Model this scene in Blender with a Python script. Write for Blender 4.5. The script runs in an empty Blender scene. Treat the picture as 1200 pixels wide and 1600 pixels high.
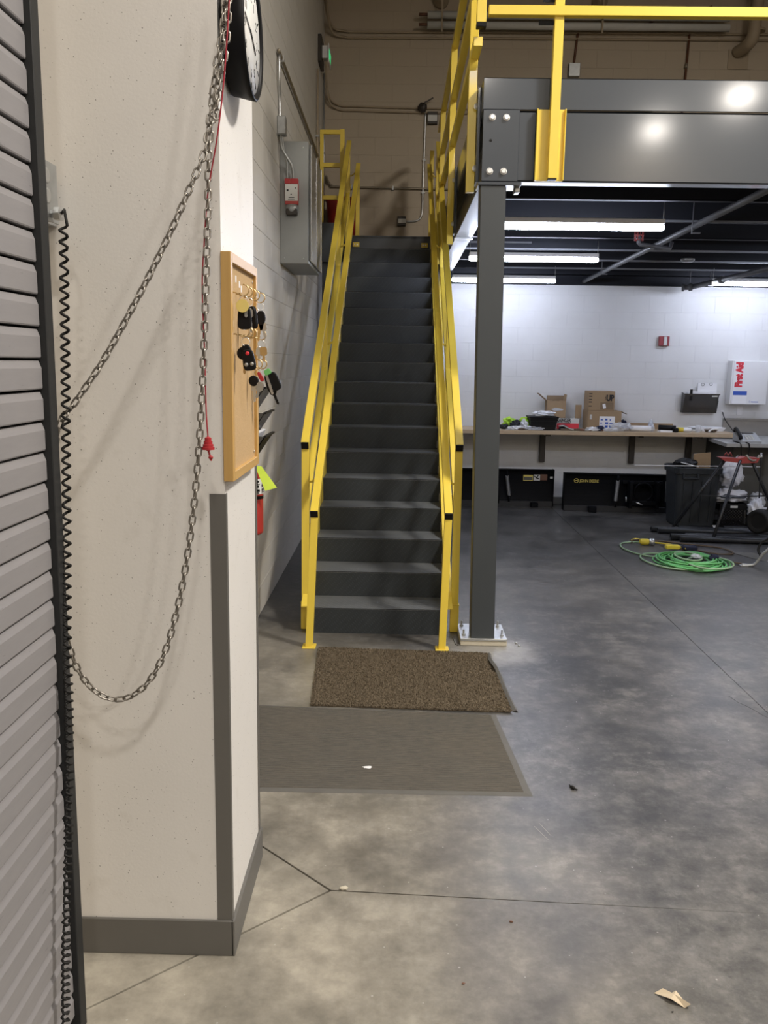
import bpy, bmesh, math, random
from mathutils import Vector, Matrix, noise
import numpy as np
random.seed(7)
S = bpy.context.scene
C = S.collection
PI = math.pi

# ------------------------------------------------------------------ camera
cam_data = bpy.data.cameras.new('camera')
cam = bpy.data.objects.new('camera', cam_data)
C.objects.link(cam)
F, PITCH, YAW, ROLL, CZ = 1360.5, -.17003, .01382, .01506, 1.7736
fw = Vector((-math.sin(YAW) * math.cos(PITCH), math.cos(YAW) * math.cos(PITCH), math.sin(PITCH)))
rt = Vector((math.cos(YAW), math.sin(YAW), 0))
up = rt.cross(fw)
r2 = math.cos(ROLL) * rt + math.sin(ROLL) * up
u2 = -math.sin(ROLL) * rt + math.cos(ROLL) * up
cam.matrix_world = Matrix(((r2.x, u2.x, -fw.x, 0), (r2.y, u2.y, -fw.y, 0), (r2.z, u2.z, -fw.z, CZ), (0, 0, 0, 1)))
cam_data.sensor_fit = 'VERTICAL'
cam_data.sensor_height = 36
cam_data.lens = 36 * F / 1600
cam_data.clip_start = .05
cam_data.clip_end = 100
S.camera = cam

# ------------------------------------------------------------------ world, lights, exposure
W = bpy.data.worlds.new('world')
S.world = W
W.use_nodes = True
W.node_tree.nodes['Background'].inputs[0].default_value = (.05, .05, .055, 1)
S.view_settings.view_transform = 'Standard'
S.view_settings.look = 'None'
S.view_settings.gamma = 1
S.view_settings.use_curve_mapping = False
S.view_settings.exposure = .12

def hall_lamp(name, loc, power, size, col):
    l = bpy.data.lights.new(name, 'AREA')
    l.shape = 'DISK'
    l.size = size
    l.energy = power
    l.color = col
    o = bpy.data.objects.new(name, l)
    C.objects.link(o)
    o.location = loc
    return o
WARM = (1.0, .93, .84)
hall_lamp('hall_lamp', (5.7, -5.1, 6.3), 220, .42, WARM)
hall_lamp('hall_lamp', (4.9, -7.3, 6.3), 220, .42, WARM)
hall_lamp('hall_lamp', (3.6, 2.4, 6.4), 540, 1.0, WARM)
hall_lamp('hall_lamp', (.9, -1.4, 5.6), 95, .35, WARM)
hall_lamp('hall_lamp', (.4, -2.9, 5.9), 75, .35, WARM)
LED_STRENGTH = 70.0

# ------------------------------------------------------------------ materials
def nodes(name):
    m = bpy.data.materials.new(name)
    m.use_nodes = True
    nt = m.node_tree
    return m, nt, nt.nodes['Principled BSDF']

def mat(name, col, rough=.5, metal=0., var=.08, scale=12., bump=0., bscale=60., coat=0., spec=.5, rvar=0., alpha=1, trans=0., sheen=0.):
    m, nt, b = nodes(name)
    N, L = nt.nodes, nt.links
    tc = N.new('ShaderNodeTexCoord')
    no = N.new('ShaderNodeTexNoise')
    no.inputs['Scale'].default_value = scale
    no.inputs['Detail'].default_value = 6
    L.new(tc.outputs['Object'], no.inputs['Vector'])
    mx = N.new('ShaderNodeMix')
    mx.data_type = 'RGBA'
    c = Vector(col)
    mx.inputs[6].default_value = (*[max(0, v * (1 - var)) for v in c], 1)
    mx.inputs[7].default_value = (*[min(1, v * (1 + var)) for v in c], 1)
    L.new(no.outputs['Fac'], mx.inputs[0])
    L.new(mx.outputs[2], b.inputs['Base Color'])
    b.inputs['Roughness'].default_value = rough
    b.inputs['Metallic'].default_value = metal
    b.inputs['Coat Weight'].default_value = coat
    b.inputs['Coat Roughness'].default_value = .11
    b.inputs['Specular IOR Level'].default_value = spec
    b.inputs['Alpha'].default_value = alpha
    b.inputs['Transmission Weight'].default_value = trans
    if sheen: b.inputs['Sheen Weight'].default_value = sheen
    if rvar:
        mr = N.new('ShaderNodeMapRange')
        mr.inputs[3].default_value = rough - rvar
        mr.inputs[4].default_value = rough + rvar
        L.new(no.outputs['Fac'], mr.inputs[0])
        L.new(mr.outputs[0], b.inputs['Roughness'])
    if bump:
        n2 = N.new('ShaderNodeTexNoise')
        n2.inputs['Scale'].default_value = bscale
        n2.inputs['Detail'].default_value = 4
        L.new(tc.outputs['Object'], n2.inputs['Vector'])
        bp = N.new('ShaderNodeBump')
        bp.inputs['Strength'].default_value = bump
        bp.inputs['Distance'].default_value = .01
        L.new(n2.outputs['Fac'], bp.inputs['Height'])
        L.new(bp.outputs['Normal'], b.inputs['Normal'])
    return m

def emis(name, col, s):
    m, nt, b = nodes(name)
    b.inputs['Base Color'].default_value = (*[.8 * c for c in col], 1)
    b.inputs['Emission Color'].default_value = (*col, 1)
    b.inputs['Emission Strength'].default_value = s
    return m

def math_node(nt, op, a, b=None, clamp=False):
    n = nt.nodes.new('ShaderNodeMath')
    n.operation = op
    n.use_clamp = clamp
    for i, v in enumerate((a, b)):
        if v is None: continue
        if isinstance(v, (int, float)): n.inputs[i].default_value = v
        else: nt.links.new(v, n.inputs[i])
    return n.outputs[0]

def mixc(nt, fac, a, b):
    n = nt.nodes.new('ShaderNodeMix')
    n.data_type = 'RGBA'
    for i, v in ((0, fac), (6, a), (7, b)):
        if isinstance(v, tuple): n.inputs[i].default_value = (*v, 1)
        elif isinstance(v, (int, float)): n.inputs[i].default_value = v
        else: nt.links.new(v, n.inputs[i])
    return n.outputs[2]

def noise_tex(nt, vec, scale, detail=6, rough=.55):
    n = nt.nodes.new('ShaderNodeTexNoise')
    n.inputs['Scale'].default_value = scale
    n.inputs['Detail'].default_value = detail
    n.inputs['Roughness'].default_value = rough
    nt.links.new(vec, n.inputs['Vector'])
    return n.outputs['Fac']

def ramp(nt, fac, a, b):
    n = nt.nodes.new('ShaderNodeMapRange')
    n.inputs[1].default_value = a
    n.inputs[2].default_value = b
    nt.links.new(fac, n.inputs[0])
    return n.outputs[0]

def add_bump(nt, b, h, strength, dist=.005):
    bp = nt.nodes.new('ShaderNodeBump')
    bp.inputs['Strength'].default_value = strength
    bp.inputs['Distance'].default_value = dist
    nt.links.new(h, bp.inputs['Height'])
    nt.links.new(bp.outputs['Normal'], b.inputs['Normal'])

def wall_paint(name, low, high, split):
    # painted masonry, off-white; the tan above the split is dim warm light put into the colour
    m, nt, b = nodes(name)
    g = nt.nodes.new('ShaderNodeNewGeometry')
    sp = nt.nodes.new('ShaderNodeSeparateXYZ')
    nt.links.new(g.outputs['Position'], sp.inputs[0])
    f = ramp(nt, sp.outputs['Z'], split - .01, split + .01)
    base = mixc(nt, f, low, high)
    n1 = noise_tex(nt, g.outputs['Position'], 2.5)
    base = mixc(nt, math_node(nt, 'MULTIPLY', ramp(nt, n1, .45, .75), .12), base, (.35, .32, .28))
    nt.links.new(base, b.inputs['Base Color'])
    b.inputs['Roughness'].default_value = .6
    add_bump(nt, b, noise_tex(nt, g.outputs['Position'], 160, 3), .35, .003)
    return m

def pier_paint():
    m, nt, b = nodes('pier_paint')
    g = nt.nodes.new('ShaderNodeNewGeometry')
    P = g.outputs['Position']
    n1 = noise_tex(nt, P, 3)
    base = mixc(nt, n1, (.71, .695, .67), (.78, .765, .74))
    # scattered scuffs and nicks in the paint
    px = nt.nodes.new('ShaderNodeSeparateXYZ')
    nt.links.new(P, px.inputs[0])
    cx = nt.nodes.new('ShaderNodeCombineXYZ')
    u_ = math_node(nt, 'ADD', px.outputs['X'], px.outputs['Y'])
    nt.links.new(math_node(nt, 'ADD', math_node(nt, 'MULTIPLY', u_, 17.), math_node(nt, 'MULTIPLY', px.outputs['Z'], -9.)), cx.inputs[0])
    nt.links.new(math_node(nt, 'ADD', math_node(nt, 'MULTIPLY', px.outputs['Z'], 19.), math_node(nt, 'MULTIPLY', u_, 14.)), cx.inputs[1])
    v = nt.nodes.new('ShaderNodeTexVoronoi')
    v.voronoi_dimensions = '2D'
    nt.links.new(cx.outputs[0], v.inputs['Vector'])
    sc = nt.nodes.new('ShaderNodeSeparateColor')
    nt.links.new(v.outputs['Color'], sc.inputs[0])
    rare = math_node(nt, 'GREATER_THAN', sc.outputs[0], .84)
    size = math_node(nt, 'MULTIPLY', math_node(nt, 'POWER', sc.outputs[1], 2.), .17)
    spot = math_node(nt, 'LESS_THAN', v.outputs['Distance'], size)
    fac = math_node(nt, 'MULTIPLY', math_node(nt, 'MULTIPLY', rare, spot), .75)
    base = mixc(nt, fac, base, (.08, .07, .06))
    n2 = noise_tex(nt, P, 7, 8)
    base = mixc(nt, math_node(nt, 'MULTIPLY', ramp(nt, n2, .62, .8), .25), base, (.4, .36, .3))
    nt.links.new(base, b.inputs['Base Color'])
    b.inputs['Roughness'].default_value = .5
    add_bump(nt, b, noise_tex(nt, P, 120, 3), .15, .002)
    return m

def concrete():
    m, nt, b = nodes('concrete')
    g = nt.nodes.new('ShaderNodeNewGeometry')
    P = g.outputs['Position']
    n1 = noise_tex(nt, P, 1.3, 8, .6)
    n2 = noise_tex(nt, P, 6, 8, .7)
    n3 = noise_tex(nt, P, 60, 4, .7)
    base = mixc(nt, ramp(nt, n1, .36, .64), (.05, .049, .047), (.145, .139, .130))
    base = mixc(nt, math_node(nt, 'MULTIPLY', ramp(nt, n2, .50, .62), .55), base, (.19, .18, .165))
    n4 = noise_tex(nt, P, 17, 6, .75)
    base = mixc(nt, math_node(nt, 'MULTIPLY', ramp(nt, n4, .52, .66), .35), base, (.24, .23, .21))
    base = mixc(nt, math_node(nt, 'MULTIPLY', ramp(nt, n4, .48, .34), .4), base, (.05, .049, .046))
    base = mixc(nt, math_node(nt, 'MULTIPLY', ramp(nt, n2, .47, .36), .5), base, (.045, .044, .042))
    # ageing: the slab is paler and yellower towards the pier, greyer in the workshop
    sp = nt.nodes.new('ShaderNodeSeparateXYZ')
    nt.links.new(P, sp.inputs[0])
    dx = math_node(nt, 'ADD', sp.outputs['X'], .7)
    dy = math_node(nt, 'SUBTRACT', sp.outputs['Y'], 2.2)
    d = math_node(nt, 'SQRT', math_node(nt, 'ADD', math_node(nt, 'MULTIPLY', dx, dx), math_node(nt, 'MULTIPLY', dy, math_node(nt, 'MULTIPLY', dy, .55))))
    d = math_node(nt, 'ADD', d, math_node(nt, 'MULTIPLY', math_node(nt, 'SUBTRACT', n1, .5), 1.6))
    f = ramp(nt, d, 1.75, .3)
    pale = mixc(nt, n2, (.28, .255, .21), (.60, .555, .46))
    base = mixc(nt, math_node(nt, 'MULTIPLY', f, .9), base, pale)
    base = mixc(nt, math_node(nt, 'MULTIPLY', ramp(nt, n3, .55, .8), .3), base, (.28, .27, .25))
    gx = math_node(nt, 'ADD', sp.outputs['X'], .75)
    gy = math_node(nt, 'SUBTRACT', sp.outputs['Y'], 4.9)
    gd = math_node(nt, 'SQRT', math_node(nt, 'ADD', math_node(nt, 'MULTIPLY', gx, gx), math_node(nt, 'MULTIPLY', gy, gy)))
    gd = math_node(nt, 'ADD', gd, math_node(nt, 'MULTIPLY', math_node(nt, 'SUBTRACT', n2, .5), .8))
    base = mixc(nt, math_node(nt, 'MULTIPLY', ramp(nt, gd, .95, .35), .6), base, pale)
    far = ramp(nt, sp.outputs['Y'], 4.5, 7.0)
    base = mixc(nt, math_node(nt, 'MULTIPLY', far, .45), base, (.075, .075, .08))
    # white grout dust round the column foot
    ex = math_node(nt, 'SUBTRACT', sp.outputs['X'], .63)
    ey = math_node(nt, 'SUBTRACT', sp.outputs['Y'], 5.25)
    e = math_node(nt, 'SQRT', math_node(nt, 'ADD', math_node(nt, 'MULTIPLY', ex, ex), math_node(nt, 'MULTIPLY', ey, ey)))
    e = math_node(nt, 'ADD', e, math_node(nt, 'MULTIPLY', math_node(nt, 'SUBTRACT', n2, .5), .5))
    base = mixc(nt, math_node(nt, 'MULTIPLY', ramp(nt, e, .33, .15), .6), base, (.6, .58, .54))
    # blotches of cure and traffic over everything
    n5 = noise_tex(nt, P, 1.5, 6, .58)
    k1 = nt.nodes.new('ShaderNodeMapRange')
    k1.inputs[1].default_value, k1.inputs[2].default_value = .36, .62
    k1.inputs[3].default_value, k1.inputs[4].default_value = .52, .98
    nt.links.new(n5, k1.inputs[0])
    k2 = nt.nodes.new('ShaderNodeMapRange')
    k2.inputs[1].default_value, k2.inputs[2].default_value = .36, .64
    k2.inputs[3].default_value, k2.inputs[4].default_value = .84, 1.02
    nt.links.new(n4, k2.inputs[0])
    vm = nt.nodes.new('ShaderNodeVectorMath')
    vm.operation = 'SCALE'
    nt.links.new(base, vm.inputs[0])
    nt.links.new(math_node(nt, 'MULTIPLY', k1.outputs[0], k2.outputs[0]), vm.inputs['Scale'])
    base = vm.outputs[0]
    v = nt.nodes.new('ShaderNodeTexVoronoi')
    v.inputs['Scale'].default_value = 9
    v.voronoi_dimensions = '2D'
    nt.links.new(P, v.inputs['Vector'])
    vc = nt.nodes.new('ShaderNodeSeparateColor')
    nt.links.new(v.outputs['Color'], vc.inputs[0])
    fleck = math_node(nt, 'MULTIPLY', math_node(nt, 'LESS_THAN', v.outputs['Distance'], math_node(nt, 'MULTIPLY', vc.outputs[1], .035)), math_node(nt, 'GREATER_THAN', vc.outputs[0], .6))
    base = mixc(nt, math_node(nt, 'MULTIPLY', fleck, .45), base, (.5, .49, .46))
    nt.links.new(base, b.inputs['Base Color'])
    rr = nt.nodes.new('ShaderNodeMapRange')
    rr.inputs[3].default_value = .28
    rr.inputs[4].default_value = .5
    nt.links.new(n2, rr.inputs[0])
    nt.links.new(rr.outputs[0], b.inputs['Roughness'])
    add_bump(nt, b, n3, .12, .002)
    return m

def diamond(name, col, rough=.5):
    m, nt, b = nodes(name)
    tc = nt.nodes.new('ShaderNodeTexCoord')
    P = tc.outputs['Object']
    sp = nt.nodes.new('ShaderNodeSeparateXYZ')
    nt.links.new(P, sp.inputs[0])
    # raised lozenge pattern, alternate lugs turned by 90 degrees
    v = math_node(nt, 'ADD', sp.outputs['Y'], sp.outputs['Z'])
    k = 150.
    a = math_node(nt, 'MULTIPLY', math_node(nt, 'ADD', sp.outputs['X'], v), k)
    c = math_node(nt, 'MULTIPLY', math_node(nt, 'SUBTRACT', sp.outputs['X'], v), k)
    p1 = math_node(nt, 'MULTIPLY', math_node(nt, 'SINE', a), math_node(nt, 'SINE', math_node(nt, 'MULTIPLY', c, .5)))
    h = math_node(nt, 'MAXIMUM', math_node(nt, 'ABSOLUTE', p1), .45)
    n2 = noise_tex(nt, P, 9)
    base = mixc(nt, n2, tuple(x * .8 for x in col), tuple(x * 1.25 for x in col))
    base = mixc(nt, math_node(nt, 'MULTIPLY', ramp(nt, h, .6, 1.), .35), base, tuple(min(1, x * 2.2) for x in col))
    nt.links.new(base, b.inputs['Base Color'])
    b.inputs['Roughness'].default_value = rough
    add_bump(nt, b, h, .3, .002)
    return m

def ribbed(name, c1, c2):
    m, nt, b = nodes(name)
    tc = nt.nodes.new('ShaderNodeTexCoord')
    P = tc.outputs['Object']
    base = mixc(nt, noise_tex(nt, P, 260, 3, .8), c1, c2)
    base = mixc(nt, math_node(nt, 'MULTIPLY', ramp(nt, noise_tex(nt, P, 3, 6), .45, .75), .35), base, (.13, .11, .085))
    mp = nt.nodes.new('ShaderNodeMapping')
    mp.inputs['Scale'].default_value = (1.6, 50, 1)
    nt.links.new(P, mp.inputs[0])
    base = mixc(nt, math_node(nt, 'MULTIPLY', ramp(nt, noise_tex(nt, mp.outputs[0], 9, 4, .7), .42, .6), .5), base, (.17, .15, .125))
    base = mixc(nt, ramp(nt, noise_tex(nt, P, 38, 6, .9), .70, .74), base, (.34, .31, .26))
    nt.links.new(base, b.inputs['Base Color'])
    b.inputs['Roughness'].default_value = .95
    b.inputs['Specular IOR Level'].default_value = .1
    add_bump(nt, b, noise_tex(nt, P, 300, 3), .6, .004)
    return m

def wood(name, c1, c2, axis=2, sc=30, rough=.45):
    m, nt, b = nodes(name)
    tc = nt.nodes.new('ShaderNodeTexCoord')
    mp = nt.nodes.new('ShaderNodeMapping')
    s = [sc, sc, sc]
    s[axis] = sc * .06
    mp.inputs['Scale'].default_value = s
    nt.links.new(tc.outputs['Object'], mp.inputs[0])
    base = mixc(nt, noise_tex(nt, mp.outputs[0], 3, 8, .6), c1, c2)
    nt.links.new(base, b.inputs['Base Color'])
    b.inputs['Roughness'].default_value = rough
    return m

def corrugated(name, col):
    m, nt, b = nodes(name)
    b.inputs['Base Color'].default_value = (*col, 1)
    b.inputs['Roughness'].default_value = .6
    return m

def slat_metal():
    m, nt, b = nodes('slat_metal')
    g = nt.nodes.new('ShaderNodeNewGeometry')
    P = g.outputs['Position']
    mp = nt.nodes.new('ShaderNodeMapping')
    mp.inputs['Scale'].default_value = (1, 1.2, 9)
    nt.links.new(P, mp.inputs[0])
    base = mixc(nt, noise_tex(nt, mp.outputs[0], 6, 8, .7), (.21, .205, .215), (.27, .262, .272))
    mp2 = nt.nodes.new('ShaderNodeMapping')
    mp2.inputs['Scale'].default_value = (1, 14, 90)
    nt.links.new(P, mp2.inputs[0])
    base = mixc(nt, math_node(nt, 'MULTIPLY', ramp(nt, noise_tex(nt, mp2.outputs[0], 1.6, 6), .68, .74), .5), base, (.09, .088, .09))
    nt.links.new(base, b.inputs['Base Color'])
    b.inputs['Roughness'].default_value = .45
    return m

M = dict(
    concrete=concrete(),
    wall=wall_paint('block_paint', (.66, .66, .66), (.43, .362, .275), 3.25),  # upper colour carries the dim warm hall light as tan
    wallleft=wall_paint('left_block_paint', (.58, .56, .52), (.58, .56, .52), 3.25),
    hallwall=mat('hall_wall_paint', (.42, .37, .30), .7),
    ceiling=mat('ceiling_dark', (.22, .20, .18), .9),
    pier=pier_paint(),
    vinyl=mat('grey_vinyl', (.125, .12, .11), .5, var=.05),
    guide=mat('dark_guide_steel', (.016, .017, .018), .55, var=.15, spec=.35),
    slat=slat_metal(),
    yellow=mat('yellow_powder_coat', (.80, .60, .075), .35, var=.04, coat=.15),
    black=mat('black_plastic', (.005, .005, .006), .5, spec=.2),
    rubber=mat('black_rubber', (.011, .0105, .010), .6, spec=.3),
    steel=mat('grey_painted_steel', (.044, .053, .067), .32, var=.04, coat=.55, spec=.4, scale=4),
    colsteel=mat('grey_column_steel', (.046, .053, .060), .42, var=.06, scale=4),
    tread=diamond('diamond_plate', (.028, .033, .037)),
    treadtop=diamond('worn_lit_diamond_plate', (.115, .122, .128), .33),  # tread tops paler: wear, plus lamp light from above put into the colour
    galv=mat('galvanised_steel', (.55, .56, .56), .35, .85, var=.12, scale=20),
    chain=mat('chain_steel', (.30, .28, .25), .38, .9, var=.3, scale=60),
    zinc=mat('zinc_bolt', (.8, .8, .8), .28, .9),
    brass=mat('brass_hook', (.65, .50, .27), .3, .9),
    grout=mat('grout', (.50, .46, .37), .9, bump=.3),
    red=mat('red_plastic', (.36, .02, .025), .4),
    cord=mat('red_cord', (.32, .02, .035), .8),
    oak=wood('oak_frame', (.46, .27, .08), (.58, .37, .13), 2, 26),
    oakh=wood('oak_frame_h', (.48, .29, .09), (.60, .39, .15), 1, 26),
    cork=mat('cork_panel', (.50, .34, .17), .9, var=.12, scale=90, bump=.2, bscale=250),
    cabinet=mat('cabinet_grey', (.26, .27, .265), .4, var=.08, metal=.2, scale=6),
    jbox=mat('junction_box_steel', (.36, .37, .37), .4, .6, var=.2, scale=30),
    white=mat('white_plastic', (.75, .75, .76), .4, var=.02),
    paper=mat('paper', (.82, .82, .84), .8, var=.04),
    redsteel=mat('red_enamel', (.42, .035, .03), .3, coat=.3),
    tanpaint=mat('tan_painted_pipe', (.36, .29, .205), .6),
    conduit=mat('conduit_steel', (.30, .26, .2), .45, .5),
    copper=mat('brown_pipe', (.13, .055, .03), .5),
    darkbox=mat('brown_black_box', (.035, .028, .022), .5),
    deck=corrugated('dark_blue_deck', (.008, .009, .015)),
    joist=mat('dark_joist', (.010, .011, .015), .6, spec=.2),
    joistlip=mat('lit_edge_tone', (.20, .21, .23), .45, .3),  # pale tone stands for lamp light caught on the joist edges
    led=emis('led_diffuser', (.76, .82, 1.0), LED_STRENGTH),
    exitg=emis('exit_green', (.05, .9, .3), .5),
    bench=wood('bench_laminate', (.44, .33, .21), (.52, .40, .27), 0, 12, .5),
    cardboard=mat('cardboard', (.33, .23, .135), .85, var=.08),
    cardin=mat('cardboard_inside', (.22, .155, .095), .9),
    hivis=mat('hi_vis_cloth', (.45, .72, .06), .8, bump=.3),
    cloth=mat('dark_cloth', (.02, .021, .026), .9),
    whitecloth=mat('white_cloth', (.72, .73, .76), .8, var=.05, bump=.3, bscale=30),
    film=mat('plastic_film', (.80, .82, .86), .25, var=.04, alpha=.55),
    bag=mat('white_plastic_bag', (.72, .73, .78), .45, var=.06, bump=.4, bscale=40),
    navy=mat('navy_cloth', (.010, .013, .04), .8),
    blue=mat('blue_plastic', (.03, .12, .55), .4),
    bladeblk=mat('black_blade_paint', (.003, .0035, .005), .6, spec=.12),
    spring=mat('grey_spring', (.30, .30, .30), .4, .6),
    gold=mat('yellow_decal', (.60, .50, .12), .6),
    bin=mat('grey_bin_plastic', (.026, .030, .035), .55, var=.15, spec=.3),
    smoke=mat('smoke_plastic', (.05, .045, .04), .2, alpha=.8),
    papers=mat('white_decal', (.6, .6, .58), .6),
    green=mat('green_hose', (.15, .48, .17), .4),
    greend=mat('pale_green_hose', (.30, .45, .28), .45),
    brown=mat('brown_cord', (.11, .075, .045), .6),
    ylw=mat('yellow_plastic', (.75, .60, .06), .4),
    tagy=mat('fluorescent_tag', (.72, .95, .10), .7),
    tagc=mat('yellow_key_tag', (.75, .62, .20), .45),
    coir=mat('brown_coir', (.13, .104, .072), 1., var=.45, scale=160, spec=.05, sheen=0),
    coir2=mat('coir_tuft', (.175, .142, .102), 1., var=.6, scale=60, spec=.05),
    ribmat=ribbed('ribbed_carpet', (.060, .058, .052), (.112, .107, .097)),
    matedge=mat('mat_rubber_edge', (.11, .105, .095), .7, var=.2),
    chip=mat('cardboard_scrap', (.55, .46, .33), .9),
    shiny=mat('bright_steel', (.7, .7, .7), .22, 1., var=.05),
    stainless=mat('stainless_panel', (.30, .30, .30), .35, .7, var=.1),
    countertop=mat('grey_counter', (.34, .34, .33), .5),
    greycab=mat('dark_grey_cabinet', (.075, .075, .07), .5),
    glass=mat('clock_glass', (.9, .9, .9), .05, alpha=.12),
    face=mat('clock_face', (.72, .72, .70), .5),
    pet=mat('clear_bottle', (.75, .82, .9), .1, alpha=.45),
    phone=mat('phone_grey', (.33, .34, .35), .5),
    pipeblk=mat('black_iron_pipe', (.025, .027, .032), .35, .3),
    pipegrey=mat('sprinkler_pipe_grey', (.09, .092, .10), .5),
    redhead=mat('red_tool_paint', (.33, .045, .04), .4),
    darkred=mat('dark_red_box', (.25, .02, .03), .4),
    whiteink=mat('black_ink', (.015, .015, .015), .7),
    redink=mat('red_ink', (.62, .03, .05), .6),
    blueink=mat('blue_ink', (.03, .09, .42), .6),
)

# ------------------------------------------------------------------ geometry helpers
def box(bm, x0, x1, y0, y1, z0, z1, bev=0., seg=1):
    vs = [bm.verts.new((x, y, z)) for z in (z0, z1) for y in (y0, y1) for x in (x0, x1)]
    fs = [(0, 2, 3, 1), (4, 5, 7, 6), (0, 1, 5, 4), (2, 6, 7, 3), (0, 4, 6, 2), (1, 3, 7, 5)]
    faces = [bm.faces.new([vs[i] for i in f]) for f in fs]
    if bev:
        es = list({e for f in faces for e in f.edges})
        bmesh.ops.bevel(bm, geom=es, offset=bev, segments=seg, affect='EDGES', profile=.5)

def bar(bm, p0, p1, w, h, upv=(0, 0, 1), bev=0.):
    # rectangular bar from p0 to p1, w across and h along upv
    p0, p1 = Vector(p0), Vector(p1)
    t = (p1 - p0).normalized()
    s = t.cross(Vector(upv)).normalized()
    u = s.cross(t).normalized()
    vs = []
    for p in (p0, p1):
        for a, b in ((-1, -1), (1, -1), (1, 1), (-1, 1)):
            vs.append(bm.verts.new(p + s * a * w / 2 + u * b * h / 2))
    fs = [bm.faces.new([vs[i] for i in f]) for f in ((0, 1, 2, 3), (7, 6, 5, 4), (0, 4, 5, 1), (1, 5, 6, 2), (2, 6, 7, 3), (3, 7, 4, 0))]
    bmesh.ops.recalc_face_normals(bm, faces=fs)
    if bev:
        es = list({e for f in fs for e in f.edges})
        bmesh.ops.bevel(bm, geom=es, offset=bev, segments=2, affect='EDGES', profile=.5)

def tube(bm, pts, r, n=8, closed=False, caps=True):
    pts = [Vector(p) for p in pts]
    rings = []
    prev = None
    L = len(pts)
    for i, p in enumerate(pts):
        if closed: t = pts[(i + 1) % L] - pts[i - 1]
        elif i == 0: t = pts[1] - p
        elif i == L - 1: t = p - pts[i - 1]
        else: t = pts[i + 1] - pts[i - 1]
        t.normalize()
        if prev is None:
            a = Vector((0, 0, 1)) if abs(t.z) < .9 else Vector((1, 0, 0))
            s = t.cross(a).normalized()
        else:
            s = (prev - t * prev.dot(t)).normalized()
        prev = s
        u = t.cross(s)
        rr = r[i] if isinstance(r, (list, tuple)) else r
        rings.append([bm.verts.new(p + (s * math.cos(2 * PI * k / n) + u * math.sin(2 * PI * k / n)) * rr) for k in range(n)])
    rng = range(L if closed else L - 1)
    for i in rng:
        A, B = rings[i], rings[(i + 1) % L]
        for k in range(n):
            f = bm.faces.new((A[k], A[(k + 1) % n], B[(k + 1) % n], B[k]))
            f.smooth = True
    if caps and not closed:
        bm.faces.new(rings[0][::-1])
        bm.faces.new(rings[-1])

def lathe(bm, prof, c, ax=(0, 0, 1), n=24, smooth=True):
    # prof: (radius, height) pairs along axis ax from point c
    c = Vector(c)
    t = Vector(ax).normalized()
    a = Vector((0, 0, 1)) if abs(t.z) < .9 else Vector((1, 0, 0))
    s = t.cross(a).normalized()
    u = t.cross(s)
    rings = []
    for r, h in prof:
        rings.append([bm.verts.new(c + t * h + (s * math.cos(2 * PI * k / n) + u * math.sin(2 * PI * k / n)) * max(r, 1e-5)) for k in range(n)])
    for A, B in zip(rings, rings[1:]):
        for k in range(n):
            f = bm.faces.new((A[k], A[(k + 1) % n], B[(k + 1) % n], B[k]))
            f.smooth = smooth
    bm.faces.new(rings[0][::-1])
    bm.faces.new(rings[-1])

def prism(bm, poly, plane, a, b):
    # polygon in the plane ('xy','yz','xz') extruded from a to b along the remaining axis
    def P(u, v, w):
        return {'xy': (u, v, w), 'yz': (w, u, v), 'xz': (u, w, v)}[plane]
    A = [bm.verts.new(P(u, v, a)) for u, v in poly]
    B = [bm.verts.new(P(u, v, b)) for u, v in poly]
    n = len(poly)
    fs = [bm.faces.new(A[::-1]), bm.faces.new(B)]
    for i in range(n):
        fs.append(bm.faces.new((A[i], A[(i + 1) % n], B[(i + 1) % n], B[i])))
    bmesh.ops.recalc_face_normals(bm, faces=fs)

def BM(fn, *a, **k):
    bm = bmesh.new()
    fn(bm, *a, **k)
    return bm

def boxes(*bs, bev=0.):
    bm = bmesh.new()
    for b in bs: box(bm, *b, bev=bev)
    return bm

def thing(name, label, cat, loc=(0, 0, 0), group=None):
    o = bpy.data.objects.new(name, None)
    C.objects.link(o)
    o.empty_display_size = .1
    o.location = loc
    o['label'] = label
    o['category'] = cat
    if group: o['group'] = group
    return o

def mesh_from(bm, name, m):
    me = bpy.data.meshes.new(name)
    bmesh.ops.recalc_face_normals(bm, faces=bm.faces)
    bm.to_mesh(me)
    bm.free()
    me.materials.append(M[m] if isinstance(m, str) else m)
    return me

def world_origin(o):
    v = Vector((0, 0, 0))
    while o:
        v += o.location
        o = o.parent
    return v

def obj(name, bm, m, parent=None, label=None):
    me = mesh_from(bm, name, m) if not isinstance(bm, bpy.types.Mesh) else bm
    o = bpy.data.objects.new(name, me)
    C.objects.link(o)
    if parent:
        o.parent = parent
        o.location = -world_origin(parent)
    if label: o['label'] = label
    return o

def single(name, bm, m, label, cat, group=None):
    o = obj(name, bm, m)
    # move the origin to the middle of the base
    me = o.data
    xs = [v.co for v in me.vertices]
    c = Vector(((min(v.x for v in xs) + max(v.x for v in xs)) / 2, (min(v.y for v in xs) + max(v.y for v in xs)) / 2, min(v.z for v in xs)))
    me.transform(Matrix.Translation(-c))
    o.location = c
    o['label'] = label
    o['category'] = cat
    if group: o['group'] = group
    return o

def struct(name, bm, m, parent=None):
    o = obj(name, bm, m, parent)
    if not parent: o['kind'] = 'structure'
    return o

def piece(name, me, parent, loc, rot=None, kind=None):
    o = bpy.data.objects.new(name, me)
    C.objects.link(o)
    o.parent = parent
    if rot is not None: o.matrix_local = Matrix.Translation(Vector(loc) - world_origin(parent)) @ rot
    else: o.location = Vector(loc) - world_origin(parent)
    if kind: o['kind'] = kind
    return o

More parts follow.
